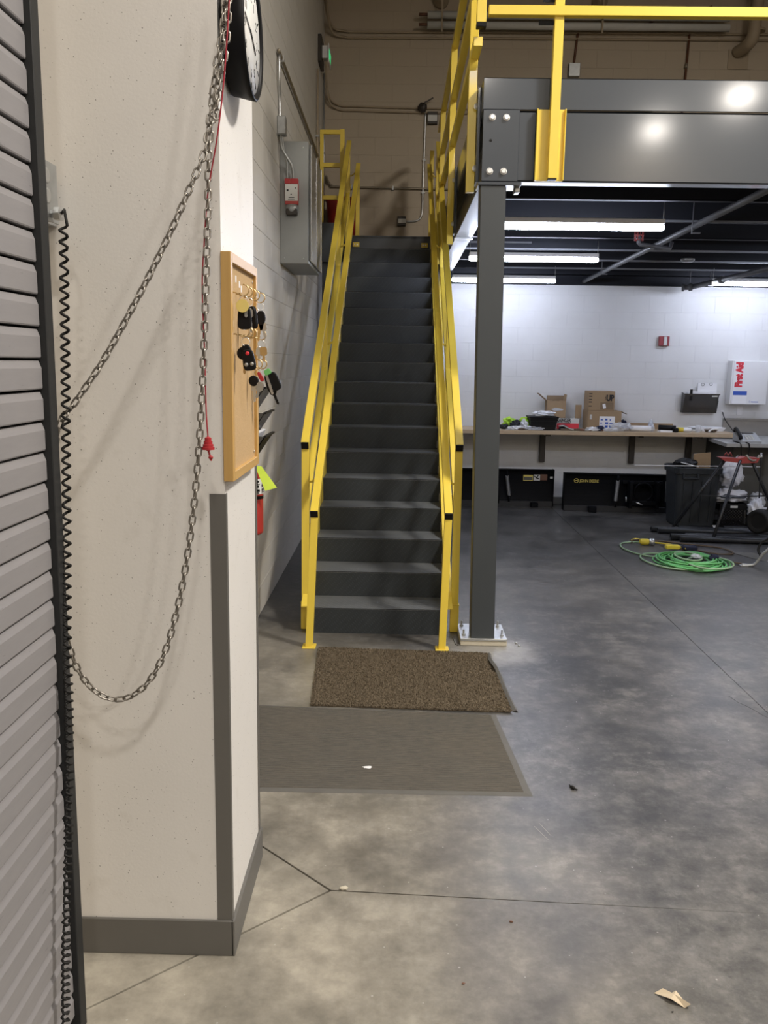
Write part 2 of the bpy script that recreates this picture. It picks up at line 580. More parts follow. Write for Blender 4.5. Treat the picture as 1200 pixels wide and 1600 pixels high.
def text_bm(s, size, origin, xdir, ydir, m=None, extrude=.0008, bold=0., sx=1., align='LEFT'):
    cu = bpy.data.curves.new('lettering', 'FONT')
    cu.body = s
    cu.size = size
    cu.extrude = extrude
    cu.offset = bold
    cu.align_x = align
    o = bpy.data.objects.new('lettering', cu)
    C.objects.link(o)
    dg = bpy.context.evaluated_depsgraph_get()
    dg.update()
    me = bpy.data.meshes.new_from_object(o.evaluated_get(dg))
    bm = bmesh.new()
    bm.from_mesh(me)
    x = Vector(xdir).normalized()
    y = Vector(ydir).normalized()
    z = x.cross(y)
    mt = Matrix(((x.x * sx, y.x, z.x, origin[0]), (x.y * sx, y.y, z.y, origin[1]), (x.z * sx, y.z, z.z, origin[2]), (0, 0, 0, 1)))
    bm.transform(mt)
    bpy.data.objects.remove(o)
    bpy.data.curves.remove(cu)
    bpy.data.meshes.remove(me)
    return bm

def crumple(c, s, seed=0, amp=.35, sub=3, freq=2.2, flat=True, base=None):
    # crumpled cloth, bag or rag: a noisy lump with sharp creases resting on base height
    bm = bmesh.new()
    bmesh.ops.create_icosphere(bm, subdivisions=sub, radius=1.)
    off = Vector((seed * 3.7, seed * 1.3, seed * 2.1))
    for v in bm.verts:
        d = v.co.normalized()
        k = 1 + amp * (noise.noise(d * freq + off) + .6 * abs(noise.noise(d * freq * 2.3 + off)) * 2 - .5 + .3 * noise.noise(d * freq * 5 + off))
        v.co = Vector((d.x * k * s[0], d.y * k * s[1], d.z * k * s[2]))
        if base is None: v.co += Vector(c)
        else:
            z = v.co.z + c[2]
            v.co += Vector(c)
            if z < base: v.co.z = base + .001 + .002 * abs(noise.noise(d * 9 + off))
    for f in bm.faces: f.smooth = not flat
    return bm

def catenary(p, q, sag, n=20, down=(0, 0, -1)):
    p, q = Vector(p), Vector(q)
    return [p.lerp(q, i / n) + Vector(down) * sag * (1 - (2 * i / n - 1) ** 2) for i in range(n + 1)]

def spline(pts, n=10):
    pts = [Vector(p) for p in pts]
    P = [pts[0]] + pts + [pts[-1]]
    out = []
    for i in range(1, len(P) - 2):
        a, b, c, d = P[i - 1:i + 3]
        for k in range(n):
            t = k / n
            out.append(.5 * ((2 * b) + (c - a) * t + (2 * a - 5 * b + 4 * c - d) * t * t + (-a + 3 * b - 3 * c + d) * t ** 3))
    out.append(pts[-1])
    return out

# ================================================================== SETTING
XL = -.95      # left wall face
YB = 11.2      # back wall face
# floor: slabs separated by saw-cut joints over a dark bed
floor = struct('floor', boxes((-1.2, 8.2, -8.2, 11.5, -.12, -.02)), 'rubber')
def slab(poly):
    bm = bmesh.new()
    cx = sum(p[0] for p in poly) / len(poly)
    cy = sum(p[1] for p in poly) / len(poly)
    prism(bm, poly, 'xy', -.02, 0)
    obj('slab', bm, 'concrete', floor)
g = .0022
D, E1, F1 = (-.20, 2.70), (-.96, 3.43), (-.96, 2.01)
JX = 1.96
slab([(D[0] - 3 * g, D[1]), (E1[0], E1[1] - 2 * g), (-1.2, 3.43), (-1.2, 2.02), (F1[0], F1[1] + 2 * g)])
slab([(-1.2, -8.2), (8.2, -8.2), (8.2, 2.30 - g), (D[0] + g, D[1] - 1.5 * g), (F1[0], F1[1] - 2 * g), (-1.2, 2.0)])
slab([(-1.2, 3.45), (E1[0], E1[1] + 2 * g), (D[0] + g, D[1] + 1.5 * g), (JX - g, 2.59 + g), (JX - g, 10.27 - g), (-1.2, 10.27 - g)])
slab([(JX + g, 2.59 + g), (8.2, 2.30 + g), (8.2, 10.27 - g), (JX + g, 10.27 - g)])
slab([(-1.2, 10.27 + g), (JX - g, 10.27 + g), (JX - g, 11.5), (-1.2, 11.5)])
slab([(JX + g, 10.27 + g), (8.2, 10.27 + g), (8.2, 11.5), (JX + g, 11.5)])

def hairline(pts, w, m, name):
    bm = bmesh.new()
    pv = None
    for i, (x, y) in enumerate(pts):
        q = pts[min(i + 1, len(pts) - 1)]
        p = pts[max(i - 1, 0)]
        t = Vector((q[0] - p[0], q[1] - p[1])).normalized()
        a = bm.verts.new((x - t.y * w, y + t.x * w, .0006))
        c = bm.verts.new((x + t.y * w, y - t.x * w, .0006))
        if pv: bm.faces.new((pv[0], a, c, pv[1]))
        pv = (a, c)
    obj(name, bm, m, floor)
rs = random.Random(2)
hairline([(.935 - .02 * k + rs.uniform(-.004, .004), 2.60 - .07 * k) for k in range(16)], .0005, 'vinyl', 'hairline_crack')
hairline([(1.835 + .014 * k + rs.uniform(-.006, .006), 4.56 - .04 * k + rs.uniform(-.006, .006)) for k in range(10)], .002, 'rubber', 'hairline_crack')
hairline([(.56 + .008 * k, 3.15 - .02 * k) for k in range(6)], .0005, 'grout', 'scratch')
hairline([(.585 + .006 * k, 3.17 - .018 * k) for k in range(6)], .0005, 'grout', 'scratch')

# shell of the hall beyond the picture
struct('ceiling', boxes((-1.2, 8.2, -8.2, 11.5, 7.2, 7.3)), 'ceiling')
struct('wall_right', boxes((8.0, 8.2, -8.2, 11.5, 0, 7.2)), 'hallwall')
struct('wall_front', boxes((-1.2, 8.0, -8.2, -8.0, 0, 7.2)), 'hallwall')

# block walls
BW, BH, PX, PZ = .4035, .2005, .406, .203
def block_mesh(w, h, d=.02, ch=.0015):
    # front face towards -y; open back
    bm = bmesh.new()
    o = [bm.verts.new((x, 0, z)) for x, z in ((0, 0), (w, 0), (w, h), (0, h))]
    m1 = [bm.verts.new((x, -(d - ch), z)) for x, z in ((0, 0), (w, 0), (w, h), (0, h))]
    fr = [bm.verts.new((x, -d, z)) for x, z in ((ch, ch), (w - ch, ch), (w - ch, h - ch), (ch, h - ch))]
    for A, B in ((o, m1), (m1, fr)):
        for i in range(4): bm.faces.new((A[i], A[(i + 1) % 4], B[(i + 1) % 4], B[i]))
    bm.faces.new(fr)
    return bm
def block_wall(wall, x0, x1, z0, z1, place, keep, wm='wall'):
    me = mesh_from(block_mesh(BW, BH), 'block', wm)
    half = mesh_from(block_mesh(BW - PX / 2, BH), 'half_block', wm)
    rest = bmesh.new()
    n = 0
    row = int(round(z0 / PZ))
    z = row * PZ
    while z < z1:
        x = x0
        first = row % 2
        while x < x1 - .05:
            w = PX / 2 if first else PX
            m = half if first else me
            first = 0
            mt = place(x, z)
            if n < 300 and keep(x, z):
                o = bpy.data.objects.new('block', m)
                C.objects.link(o)
                o.parent = wall
                o.matrix_local = mt
                n += 1
            else:
                k = len(rest.verts)
                rest.from_mesh(m)
                rest.verts.ensure_lookup_table()
                for v in rest.verts[k:]: v.co = mt @ v.co
            x += w
        z += PZ
        row += 1
    o = obj('block_courses', rest, wm, wall)
    o['kind'] = 'stuff'

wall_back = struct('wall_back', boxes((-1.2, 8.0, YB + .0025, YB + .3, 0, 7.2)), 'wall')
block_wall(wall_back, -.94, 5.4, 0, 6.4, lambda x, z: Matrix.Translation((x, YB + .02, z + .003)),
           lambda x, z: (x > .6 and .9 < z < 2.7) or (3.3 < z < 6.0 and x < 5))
wall_left = struct('wall_left', boxes((-1.3, XL - .0035, 2.9, 11.5, 0, 7.2)), 'wallleft')
RZ = Matrix.Rotation(PI / 2, 4, 'Z')
block_wall(wall_left, 2.98, 11.15, 0, 6.4, lambda x, z: Matrix.Translation((XL - .02, x, z + .003)) @ RZ,
           lambda x, z: 5.6 < x < 8.9 and z < 6.1, 'wallleft')
# the near stretch that carries the roll-up door
struct('wall_left_door_side', boxes((-1.3, -.93, 2.05, 2.9, 0, 7.2), (-1.3, -.93, -8.2, 2.05, 3.3, 7.2), (-1.3, -.93, -8.2, -1.9, 0, 3.3)), 'hallwall')
# pier
struct('wall_pier', boxes((-1.0, -.472, 2.365, 2.89, 0, 7.2)), 'pier')
struct('baseboard_front', boxes((-.93, -.466, 2.357, 2.3655, 0, .116), bev=.002), 'vinyl')
struct('baseboard_right', boxes((-.4725, -.462, 2.357, 2.90, 0, .116), bev=.002), 'vinyl')
struct('baseboard_back', boxes((-.93, 8.0, YB - .01, YB + .005, 0, .09), bev=.002), 'vinyl')
struct('trim_1', BM(prism, [(-.5135, 2.3615), (-.4685, 2.3615), (-.4685, 2.383), (-.4718, 2.383), (-.4718, 2.3645), (-.5135, 2.3645)], 'xy', .1162, 1.41), 'vinyl')
struct('trim_2', BM(prism, [(-.4718, 2.868), (-.4685, 2.868), (-.4685, 2.8935), (-.51, 2.8935), (-.51, 2.8905), (-.4718, 2.8905)], 'xy', .1162, 1.46), 'vinyl')

# roll-up door: slats in a dark guide
door = struct('door_1', boxes((-.905, -.880, -1.8, 2.03, 0, 3.3)), 'guide')
SP = .0716
prof = [(-.846, 0.001), (-.829, .002), (-.8275, .005), (-.8275, .050), (-.8335, .066), (-.836, .0675), (-.848, .068)]
slat_bm = bmesh.new()
y0, y1 = -1.8, 2.034
A = [slat_bm.verts.new((x, y0, z)) for x, z in prof]
B = [slat_bm.verts.new((x, y1, z)) for x, z in prof]
for i in range(len(prof) - 1): slat_bm.faces.new((A[i], B[i], B[i + 1], A[i + 1]))
A2 = slat_bm.verts.new((-.87, y1, 0)); B2 = slat_bm.verts.new((-.87, y1, .068))
slat_bm.faces.new([A2] + B + [B2])
slat_me = mesh_from(slat_bm, 'slat', 'slat')
zz = .052
while zz < 3.25:
    piece('slat', slat_me, door, (0, 0, zz))
    zz += SP
obj('bottom_bar', boxes((-.875, -.838, -1.8, 2.03, 0, .05), bev=.003), 'guide', door)
obj('guide', boxes((-.93, -.812, 2.036, 2.078, 0, 3.4), (-.93, -.902, 2.0, 2.04, 0, 3.4), bev=.002), 'guide', door)

# ================================================================== MEZZANINE
mz = thing('mezzanine', 'dark grey steel mezzanine platform on an H-column above the workshop bench', 'mezzanine', (.56, 5.43, 0))
ZB0, ZB1, ZT = 2.826, 3.215, 3.392
# front beam: face with thin flanges
obj('front_beam', boxes((.47, 7.97, 5.352, 5.362, ZB0, ZB1), (.47, 7.97, 5.352, 5.45, ZB0 - .002, ZB0 + .01), (.47, 7.97, 5.352, 5.45, ZB1 - .01, ZB1), bev=.0015), 'steel', mz)
obj('rim_plate', boxes((.462, 7.97, 5.347, 5.357, ZB1 + .006, ZT), (.462, 7.97, 5.347, 5.39, ZT - .006, ZT), bev=.0015), 'steel', mz)
obj('side_beam', boxes((.535, .545, 5.45, 10.34, ZB0, ZB1), (.465, .60, 5.40, 10.34, ZB0 - .002, ZB0 + .01), (.465, .60, 5.40, 10.34, ZB1 - .01, ZB1), bev=.0015), 'steel', mz)
obj('side_rim_plate', boxes((.462, .472, 5.357, 10.34, ZB1 + .006, ZT), bev=.0015), 'steel', mz)
obj('splice_plate', boxes((.455, .61, 7.66, 7.72, ZB0 - .012, ZB0 - .002), (.452, .464, 7.62, 7.76, ZB0 + .03, ZB1 - .03)), 'galv', mz)
# column
bm = bmesh.new()
def shear_box(bm, x0, x1, y0, y1, z0, z1, dx, bev=.003):
    n0 = len(bm.verts)
    box(bm, x0, x1, y0, y1, z0, z1, bev=bev)
    bm.verts.ensure_lookup_table()
    for v in bm.verts[n0:]: v.co.x += dx * (v.co.z - z0) / (z1 - z0)
shear_box(bm, .493, .642, 5.352, 5.362, .048, ZB0 - .022, -.03)
shear_box(bm, .493, .642, 5.492, 5.502, .048, ZB0 - .022, -.03)
shear_box(bm, .562, .573, 5.360, 5.494, .048, ZB0 - .022, -.03)
shear_box(bm, .493, .500, 5.360, 5.494, .048, ZB0 - .022, -.03)
obj('column', bm, 'colsteel', mz)
obj('cap_plate', boxes((.445, .70, 5.34, 5.52, ZB0 - .022, ZB0 - .004), bev=.002), 'steel', mz)
bm = boxes((.465, .675, 5.343, 5.352, ZB0, ZB1 + .003), bev=.002)
obj('end_plate', bm, 'steel', mz)
for bx_, bz in ((.517, 3.176), (.598, 3.176), (.511, 2.880), (.592, 2.880)):
    bm = bmesh.new()
    lathe(bm, [(.0195, 0), (.0195, .004), (.016, .0045), (.016, .014), (.012, .018)], (bx_, 5.343, bz), (0, -1, 0), 6 if False else 12, False)
    obj('bolt', bm, 'zinc', mz)
obj('slot_hole', BM(lathe, [(.006, 0), (.008, .0015), (.005, .002)], (.512, 5.342, 3.05), (0, -1, 0), 10), 'rubber', mz)
obj('clip', boxes((.668, .70, 5.40, 5.49, ZB0 - .05, ZB0 - .022), bev=.004), 'galv', mz)
obj('grout_pad', boxes((.425, .722, 5.34, 5.66, 0, .034), bev=.004), 'grout', mz)
obj('base_plate', boxes((.425, .722, 5.335, 5.66, .034, .049), bev=.002), 'galv', mz)
for px_, py_ in ((.45, 5.40), (.695, 5.40), (.45, 5.60), (.69, 5.60)):
    bm = bmesh.new()
    lathe(bm, [(.012, 0), (.012, .012), (.006, .0125), (.006, .04), (.003, .042)], (px_, py_, .049), (0, 0, 1), 8, False)
    obj('anchor_bolt', bm, 'galv', mz)
# deck: corrugated plate seen from below, joists with their lit edges put in as pale strips
bm = bmesh.new()
xs = .47
prev = None
n = 0
pts = []
x = .47
while x < 7.8:
    pts += [(x, 3.16), (x + .05, 3.16), (x + .07, 3.12), (x + .13, 3.12), (x + .15, 3.16)]
    x += .15
pa = [bm.verts.new((u, 5.45, v)) for u, v in pts]
pb = [bm.verts.new((u, YB - .005, v)) for u, v in pts]
for i in range(len(pts) - 1):
    if (pts[i + 1][0] - pts[i][0]) + abs(pts[i + 1][1] - pts[i][1]) > 1e-6: bm.faces.new((pa[i], pb[i], pb[i + 1], pa[i + 1]))
obj('deck_underside', bm, 'deck', mz)
obj('deck_top', boxes((.47, 7.97, 5.36, YB - .01, 3.17, 3.21)), 'joist', mz)
for yj in (6.12, 7.0, 7.9, 8.75, 9.6, 10.4, 11.1):
    obj('joist', boxes((.55, 7.97, yj, yj + .006, 2.87, 3.12), (.55, 7.97, yj, yj + .06, 2.87, 2.876)), 'joist', mz)
for yj, xa, xb in ((7.0, .55, 5.), (8.3, .55, 1.2), (8.75, .55, 5.2), (9.6, 1.8, 5.2), (10.4, 1.2, 5.2)):
    obj('joist_lit_edge', boxes((xa, xb, yj - .004, yj + .001, 2.868, 2.884)), 'joistlip', mz)
obj('wall_angle', boxes((.5, 7.97, YB - .06, YB - .002, 2.755, 2.77), (.5, 7.97, YB - .012, YB - .002, 2.755, 3.16)), 'joist', mz)

# guardrail of the mezzanine
YEL = 'yellow'
gr = thing('mezzanine_guardrail', 'yellow square tube guardrail with plates bolted to the front of the grey platform', 'guardrail', (.86, 5.3, 2.83))
def vpost(x, y, z0, z1, w=.05): return BM(bar, (x, y, z0), (x, y, z1), w, w, (0, 1, 0), bev=.002)
obj('post', vpost(.866, 5.295, 2.832, 4.4, .052), YEL, gr)
obj('mounting_plate', boxes((.768, .935, 5.32, 5.344, 2.826, 3.216), (.768, .775, 5.30, 5.344, 2.826, 3.216), (.928, .935, 5.30, 5.344, 2.826, 3.216), bev=.002), YEL, gr)
obj('post_cap', boxes((.842, .890, 5.271, 5.319, 2.824, 2.832)), 'black', gr)
obj('mid_rail', BM(bar, (.47, 5.295 - .02, 3.716), (8.0, 5.275, 3.716), .05, .05, (0, 0, 1), bev=.002), YEL, gr)
obj('top_rail', BM(bar, (.47, 5.275, 4.30), (8.0, 5.275, 4.30), .05, .05, (0, 0, 1), bev=.002), YEL, gr)
obj('gate_post', vpost(.43, 5.275, 3.652, 4.32, .052), YEL, gr)
obj('gate_post_cap', boxes((.403, .457, 5.248, 5.302, 3.628, 3.652), bev=.002), 'black', gr)
for x0 in (.82, .77):
    pass
obj('label_plate', boxes((.775, .90, 5.30, 5.302, 3.775, 3.80)), 'black', gr)
obj('label_plate', boxes((.755, .885, 5.30, 5.302, 3.655, 3.68)), 'black', gr)
sg = thing('side_guardrail', 'yellow guardrail along the platform edge running back beside the stairs', 'guardrail', (.43, 5.56, 2.8))
for i, (y, z0, z1) in enumerate(((5.56, 2.80, 4.34), (7.68, 2.77, 4.34), (9.48, 2.80, 4.34))):
    p = obj('post', vpost(.415, y, z0 + .0, z1), YEL, sg)
    obj('mounting_plate', boxes((.442, .4615, y - .075, y + .075, 2.85, 3.38), bev=.002), 'steel', p)
    for zb in (2.93, 3.28):
        obj('bolt', BM(lathe, [(.018, 0), (.018, .012), (.01, .02)], (.442, y - .05, zb), (-1, 0, 0), 10, False), 'zinc', p)
    obj('bolt', BM(lathe, [(.009, 0), (.009, .01)], (.415, y - .026, 3.60), (0, -1, 0), 8, False), 'zinc', p)
obj('top_rail', BM(bar, (.42, 5.32, 4.335), (.42, 10.3, 4.335), .05, .05, bev=.002), YEL, sg)
obj('mid_rail', BM(bar, (.42, 5.32, 3.93), (.42, 10.3, 3.93), .05, .05, bev=.002), YEL, sg)
obj('low_rail', BM(bar, (.42, 5.32, 3.575), (.42, 10.3, 3.575), .05, .05, bev=.002), YEL, sg)

# LED strip lights
def led(x0, x1, y, label, z=2.73):
    t = thing('strip_light', label, 'light', ((x0 + x1) / 2, y, z + .04), 'strip lights under the platform')
    obj('housing', boxes((x0 + .005, x1 - .005, y - .035, y + .035, z + .02, z + .055), bev=.004), 'white', t)
    bm = bmesh.new()
    pr = [(0.004, 0), (.018, .006), (.024, .02), (.024, x1 - x0 - .02), (.018, x1 - x0 - .006), (.004, x1 - x0)]
    lathe(bm, pr, (x0, y, z), (1, 0, 0), 16)
    obj('diffuser', bm, 'led', t)
    for xx in (x0 + .01, x1 - .01):
        obj('hanger', BM(tube, [(xx, y, z + .05), (xx, y, 2.9)], .003, 6), 'galv', t)
led(.66, 1.84, 6.36, 'white strip light nearest the front beam, just right of the column')
led(.63, 1.82, 8.3, 'middle strip light of the row right of the column, shining white')
led(.60, 1.80, 10.4, 'white strip light closest to the back wall behind the column')
led(3.60, 4.80, 10.4, 'white strip light by the back wall at the right edge of the picture')
led(4.3, 5.5, 8.3, 'white strip light beyond the right edge, second row')
led(4.3, 5.5, 6.36, 'white strip light beyond the right edge, first row')

# sprinkler pipes
sp_ = thing('sprinkler_pipe', 'grey sprinkler pipe running back from the front beam with red caged head', 'pipe', (2.27, 5.6, 2.87))
obj('pipe', BM(tube, [(2.255, 5.46, 2.86), (2.275, 11.15, 2.80)], .024, 12), 'pipegrey', sp_)
bm = BM(tube, [(2.27, 7.6, 2.80), (2.25, 7.58, 2.745), (2.0, 7.38, 2.745), (1.94, 7.345, 2.745), (1.925, 7.34, 2.76), (1.925, 7.34, 2.785)], .016, 10)
obj('branch', bm, 'pipegrey', sp_)
hd = obj('sprinkler_head', BM(lathe, [(.02, 0), (.022, .01), (.012, .012), (.012, .03), (.03, .032), (.03, .036)], (1.925, 7.34, 2.785)), 'pipegrey', sp_)
bm = bmesh.new()
for k in range(6):
    a = k * PI / 3
    tube(bm, [(1.925 + .035 * math.cos(a), 7.34 + .035 * math.sin(a), 2.775), (1.925 + .035 * math.cos(a), 7.34 + .035 * math.sin(a), 2.855)], .003, 5)
for z in (2.777, 2.815, 2.853):
    tube(bm, [(1.925 + .036 * math.cos(k * PI / 8), 7.34 + .036 * math.sin(k * PI / 8), z) for k in range(16)], .003, 5, closed=True)
obj('cage', bm, 'redhead', sp_, 'red wire cage')
obj('hanger', boxes((2.235, 2.24, 6.99, 7.01, 2.79, 3.1), (2.235, 2.30, 6.985, 7.015, 2.785, 2.795)), 'pipegrey', sp_)
obj('hanger', boxes((2.235, 2.24, 10.0, 10.02, 2.77, 3.1), (2.235, 2.30, 9.995, 10.025, 2.77, 2.78)), 'pipegrey', sp_)
sp2 = thing('sprinkler_pipe', 'grey sprinkler pipe further right, ending in a clamp at the back wall', 'pipe', (3.6, 11, 2.76))
obj('pipe', BM(tube, [(3.86, 8.6, 2.80), (3.56, 10.95, 2.735)], .03, 12), 'pipegrey', sp2)
obj('end_fitting', BM(lathe, [(.045, 0), (.045, .04), (.03, .045), (.03, .09), (.045, .095), (.045, .12)], (3.55, 10.94, 2.73), (-.95, .2, -.05), 12), 'pipegrey', sp2)
obj('coupling', BM(lathe, [(.04, 0), (.043, .02), (.043, .06), (.04, .08)], (3.66, 10.2, 2.757), (-.13, 1, -.03), 12), 'pipegrey', sp2)
obj('hanger', boxes((3.61, 3.615, 10.5, 10.52, 2.74, 3.1), (3.585, 3.65, 10.495, 10.525, 2.705, 2.715)), 'pipegrey', sp2)
obj('hanger', boxes((3.52, 3.525, 10.95, 10.97, 2.74, 3.1), (3.5, 3.56, 10.945, 10.975, 2.70, 2.71)), 'pipegrey', sp2)
single('smoke_detector', BM(lathe, [(.07, 0), (.07, .02), (.05, .035)], (2.95, 9.3, 2.87), (0, 0, -1), 20), 'jbox', 'small round grey detector under the dark platform ceiling', 'detector')

# ================================================================== STAIRCASE
RISE, RUN, Y0, X0, X1 = .1778, .283, 5.531, -.566, .337
st = thing('staircase', 'steep dark grey diamond plate steel stairs rising to the landing', 'staircase', (-.11, Y0, 0))
for k in range(1, 19):
    yn = Y0 + (k - 1) * RUN
    z = k * RISE
    # riser leans back under the nosing
    bm = bmesh.new()
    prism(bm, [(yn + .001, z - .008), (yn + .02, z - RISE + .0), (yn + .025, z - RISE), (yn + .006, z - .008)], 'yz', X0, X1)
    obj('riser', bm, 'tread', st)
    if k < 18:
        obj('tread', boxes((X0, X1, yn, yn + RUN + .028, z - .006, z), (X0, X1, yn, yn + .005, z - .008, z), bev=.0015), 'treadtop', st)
        if True:
            obj('end_angle', boxes((X1 - .006, X1 - .001, yn + .012, yn + .03, z - RISE + .012, z - .03)), 'countertop', st)
SL = RISE / RUN
def stringer(x0, x1):
    bm = bmesh.new()
    def zt(y): return RISE + (y - Y0) * SL + .012
    ya, yb = Y0 - .004, 10.36
    prism(bm, [(ya, 0.0), (ya, .19), (yb, zt(yb)), (yb, zt(yb) - .33), (ya + .36, .0)], 'yz', x0, x1)
    return bm
obj('stringer', stringer(X0 - .008, X0), YEL, st)
obj('stringer', stringer(X1, X1 + .008), YEL, st)
def flange(xa, xb):
    bm = bmesh.new()
    zt = lambda y: RISE + (y - Y0) * SL + .012
    prism(bm, [(Y0 - .004, zt(Y0) - .008), (Y0 - .004, zt(Y0)), (10.36, zt(10.36)), (10.36, zt(10.36) - .008)], 'yz', xa, xb)
    return bm
obj('stringer_flange', flange(X0 - .045, X0 - .008), YEL, st)
obj('stringer_flange', flange(X1 + .008, X1 + .045), YEL, st)
for x in (X0 + .02, X1 - .10):
    c = obj('top_clip', boxes((x, x + .075, 10.33, 10.337, 3.075, 3.125), bev=.001), YEL, st)
    for dx in (.02, .05):
        obj('bolt', BM(lathe, [(.008, 0), (.008, .006)], (x + dx, 10.33, 3.10), (0, -1, 0), 8), 'zinc', c)
# landing at the head of the stairs
ld = thing('landing', 'dark grey steel landing at the head of the stairs', 'landing', (-.25, 10.7, 3.0))
obj('deck', boxes((-.94, .47, 10.345, YB - .01, 3.17, 3.2), bev=.001), 'steel', ld)
obj('front_channel', boxes((-.94, -.62, 10.32, 10.345, 2.9, 3.335), (-.62, .47, 10.345, 10.365, 2.9, 3.17), (-.94, -.62, 10.28, 10.32, 2.9, 2.91)), 'steel', ld)
obj('support_leg', boxes((-.9, -.8, 10.36, 10.46, 0, 3.0), (.38, .46, 10.36, 10.46, 0, 3.0)), 'steel', ld)
lg = thing('landing_guardrail', 'short yellow guardrail with three rails at the left of the landing', 'guardrail', (-.75, 10.3, 3.33))
obj('post', vpost(-.67, 10.3, 3.335, 4.33), YEL, lg)
obj('post', vpost(-.90, 10.3, 3.335, 4.31, .04), YEL, lg)
for z in (4.30, 3.95, 3.60):
    obj('rail', BM(bar, (-.92, 10.3, z), (-.67, 10.3, z), .045, .045), YEL, lg)
for x, lab in ((-.50, 'yellow post at the left of the stair head'), (.34, 'yellow post at the right of the stair head')):
    t = thing('landing_post', lab, 'post', (x, 10.45, 3.2), None)
    obj('post', vpost(x, 10.45, 3.2, 3.98 if x < 0 else 4.15, .045), YEL, t)
    obj('foot_plate', boxes((x - .05, x + .05, 10.4, 10.5, 3.2, 3.208)), YEL, t)

def railing(side):
    s = -1 if side == 'left' else 1
    xo = -.594 if s < 0 else .402            # guardrail line
    xi0, xi1 = (-.531, -.499) if s < 0 else (.304, .322)   # leaning handrail post
    t = thing('stair_railing', 'yellow square tube railing on the %s side of the stairs' % side, 'railing', (xo, 5.6, 0), 'yellow railings either side of the stairs')
    zl = lambda y, h: RISE + (y - Y0) * SL + h
    # front post on its own plate
    obj('base_plate', boxes((xi0 - .042, xi0 + .042, 5.215, 5.30, 0, .01), bev=.002), YEL, t)
    obj('front_post', BM(bar, (xi0, 5.255, .01), (xi1, 5.262, .835), .045, .045, (0, 1, 0), bev=.002), YEL, t)
    d = Vector((0, RUN, RISE)).normalized()
    def sloped(name, x, ya, yb, h, w=.048, xe=None):
        return obj(name, BM(bar, (x, ya, zl(ya, h)), (x if xe is None else xe, yb, zl(yb, h)), w, w, (0, 0, 1), bev=.002), YEL, t)
    # handrail
    hr = sloped('handrail', xi1, 5.235, 10.1, .865, .048, xi1 + (.02 if s < 0 else -.02))
    p = Vector((xi1, 5.235, zl(5.235, .865)))
    obj('end_cap', BM(bar, p - d * .010, p, .046, .046, (0, 0, 1), bev=.001), 'black', hr)
    # guardrail
    tr = sloped('top_rail', xo, 5.60, 10.3, 1.02, .05)
    p = Vector((xo, 5.60, zl(5.6, 1.02)))
    obj('end_cap', BM(bar, p - d * .010, p, .048, .048, (0, 0, 1), bev=.001), 'black', tr)
    sloped('mid_rail', xo, 5.66, 10.3, .56, .045)
    for i, y in enumerate((5.64, 7.1, 8.6, 10.1)):
        zb = zl(y, -.25) if i else .0
        po = obj('post', vpost(xo, y, max(zb, 0.01), zl(y, .995), .048), YEL, t)
        if i == 0:
            obj('sleeve', boxes((xo - .028, xo + .028, y - .028, y + .02, .004, .19), (xo - .031, xo + .031, y - .031, y + .025, .186, .192), bev=.001), YEL, po)
        else:
            obj('foot_bracket', boxes((min(xo, xo - s * .03), max(xo, xo - s * .03), y - .03, y + .03, zb, zb + .2)), YEL, po)
        # arm carrying the handrail
        zh = zl(y, .865)
        xx = xi1
        bm = BM(tube, [(xo, y, zh - .12), ((xo + xx) / 2, y, zh - .11), (xx, y, zh - .07), (xx, y, zh - .02)], .008, 8)
        obj('arm', bm, YEL, po)
        if i: obj('bolt', BM(lathe, [(.008, 0), (.008, .008)], (xo, y - .024, zl(y, .56)), (0, -1, 0), 8), 'zinc', po)
    # connecting bar between front post and first guardrail post
    obj('tie_bar', BM(bar, (xi1, 5.27, .40), (xo, 5.62, .56), .03, .012), YEL, t) if False else None
    return t
railing('left')
railing('right')

# ================================================================== MATS AND FLOOR DEBRIS
def jitter_edge(a, b, n, amp):
    out = []
    for i in range(n):
        t = i / n
        out.append((a[0] + (b[0] - a[0]) * t + random.uniform(-amp, amp), a[1] + (b[1] - a[1]) * t + random.uniform(-amp, amp)))
    return out
Q = [(-.422, 4.305), (.611, 4.266), (.576, 5.174), (-.464, 5.221)]
def bil(Q, u, v):
    a = Vector(Q[0]).lerp(Vector(Q[1]), u)
    b = Vector(Q[3]).lerp(Vector(Q[2]), u)
    return a.lerp(b, v)
bmat = thing('door_mat', 'brown coir mat with frayed edges at the foot of the stairs', 'mat', (.08, 4.74, .006))
poly = []
for i in range(4): poly += jitter_edge(Q[i], Q[(i + 1) % 4], 45 if i % 2 == 0 else 35, .004)
bm = bmesh.new()
prism(bm, poly, 'xy', .001, .008)
obj('backing', bm, 'coir', bmat)
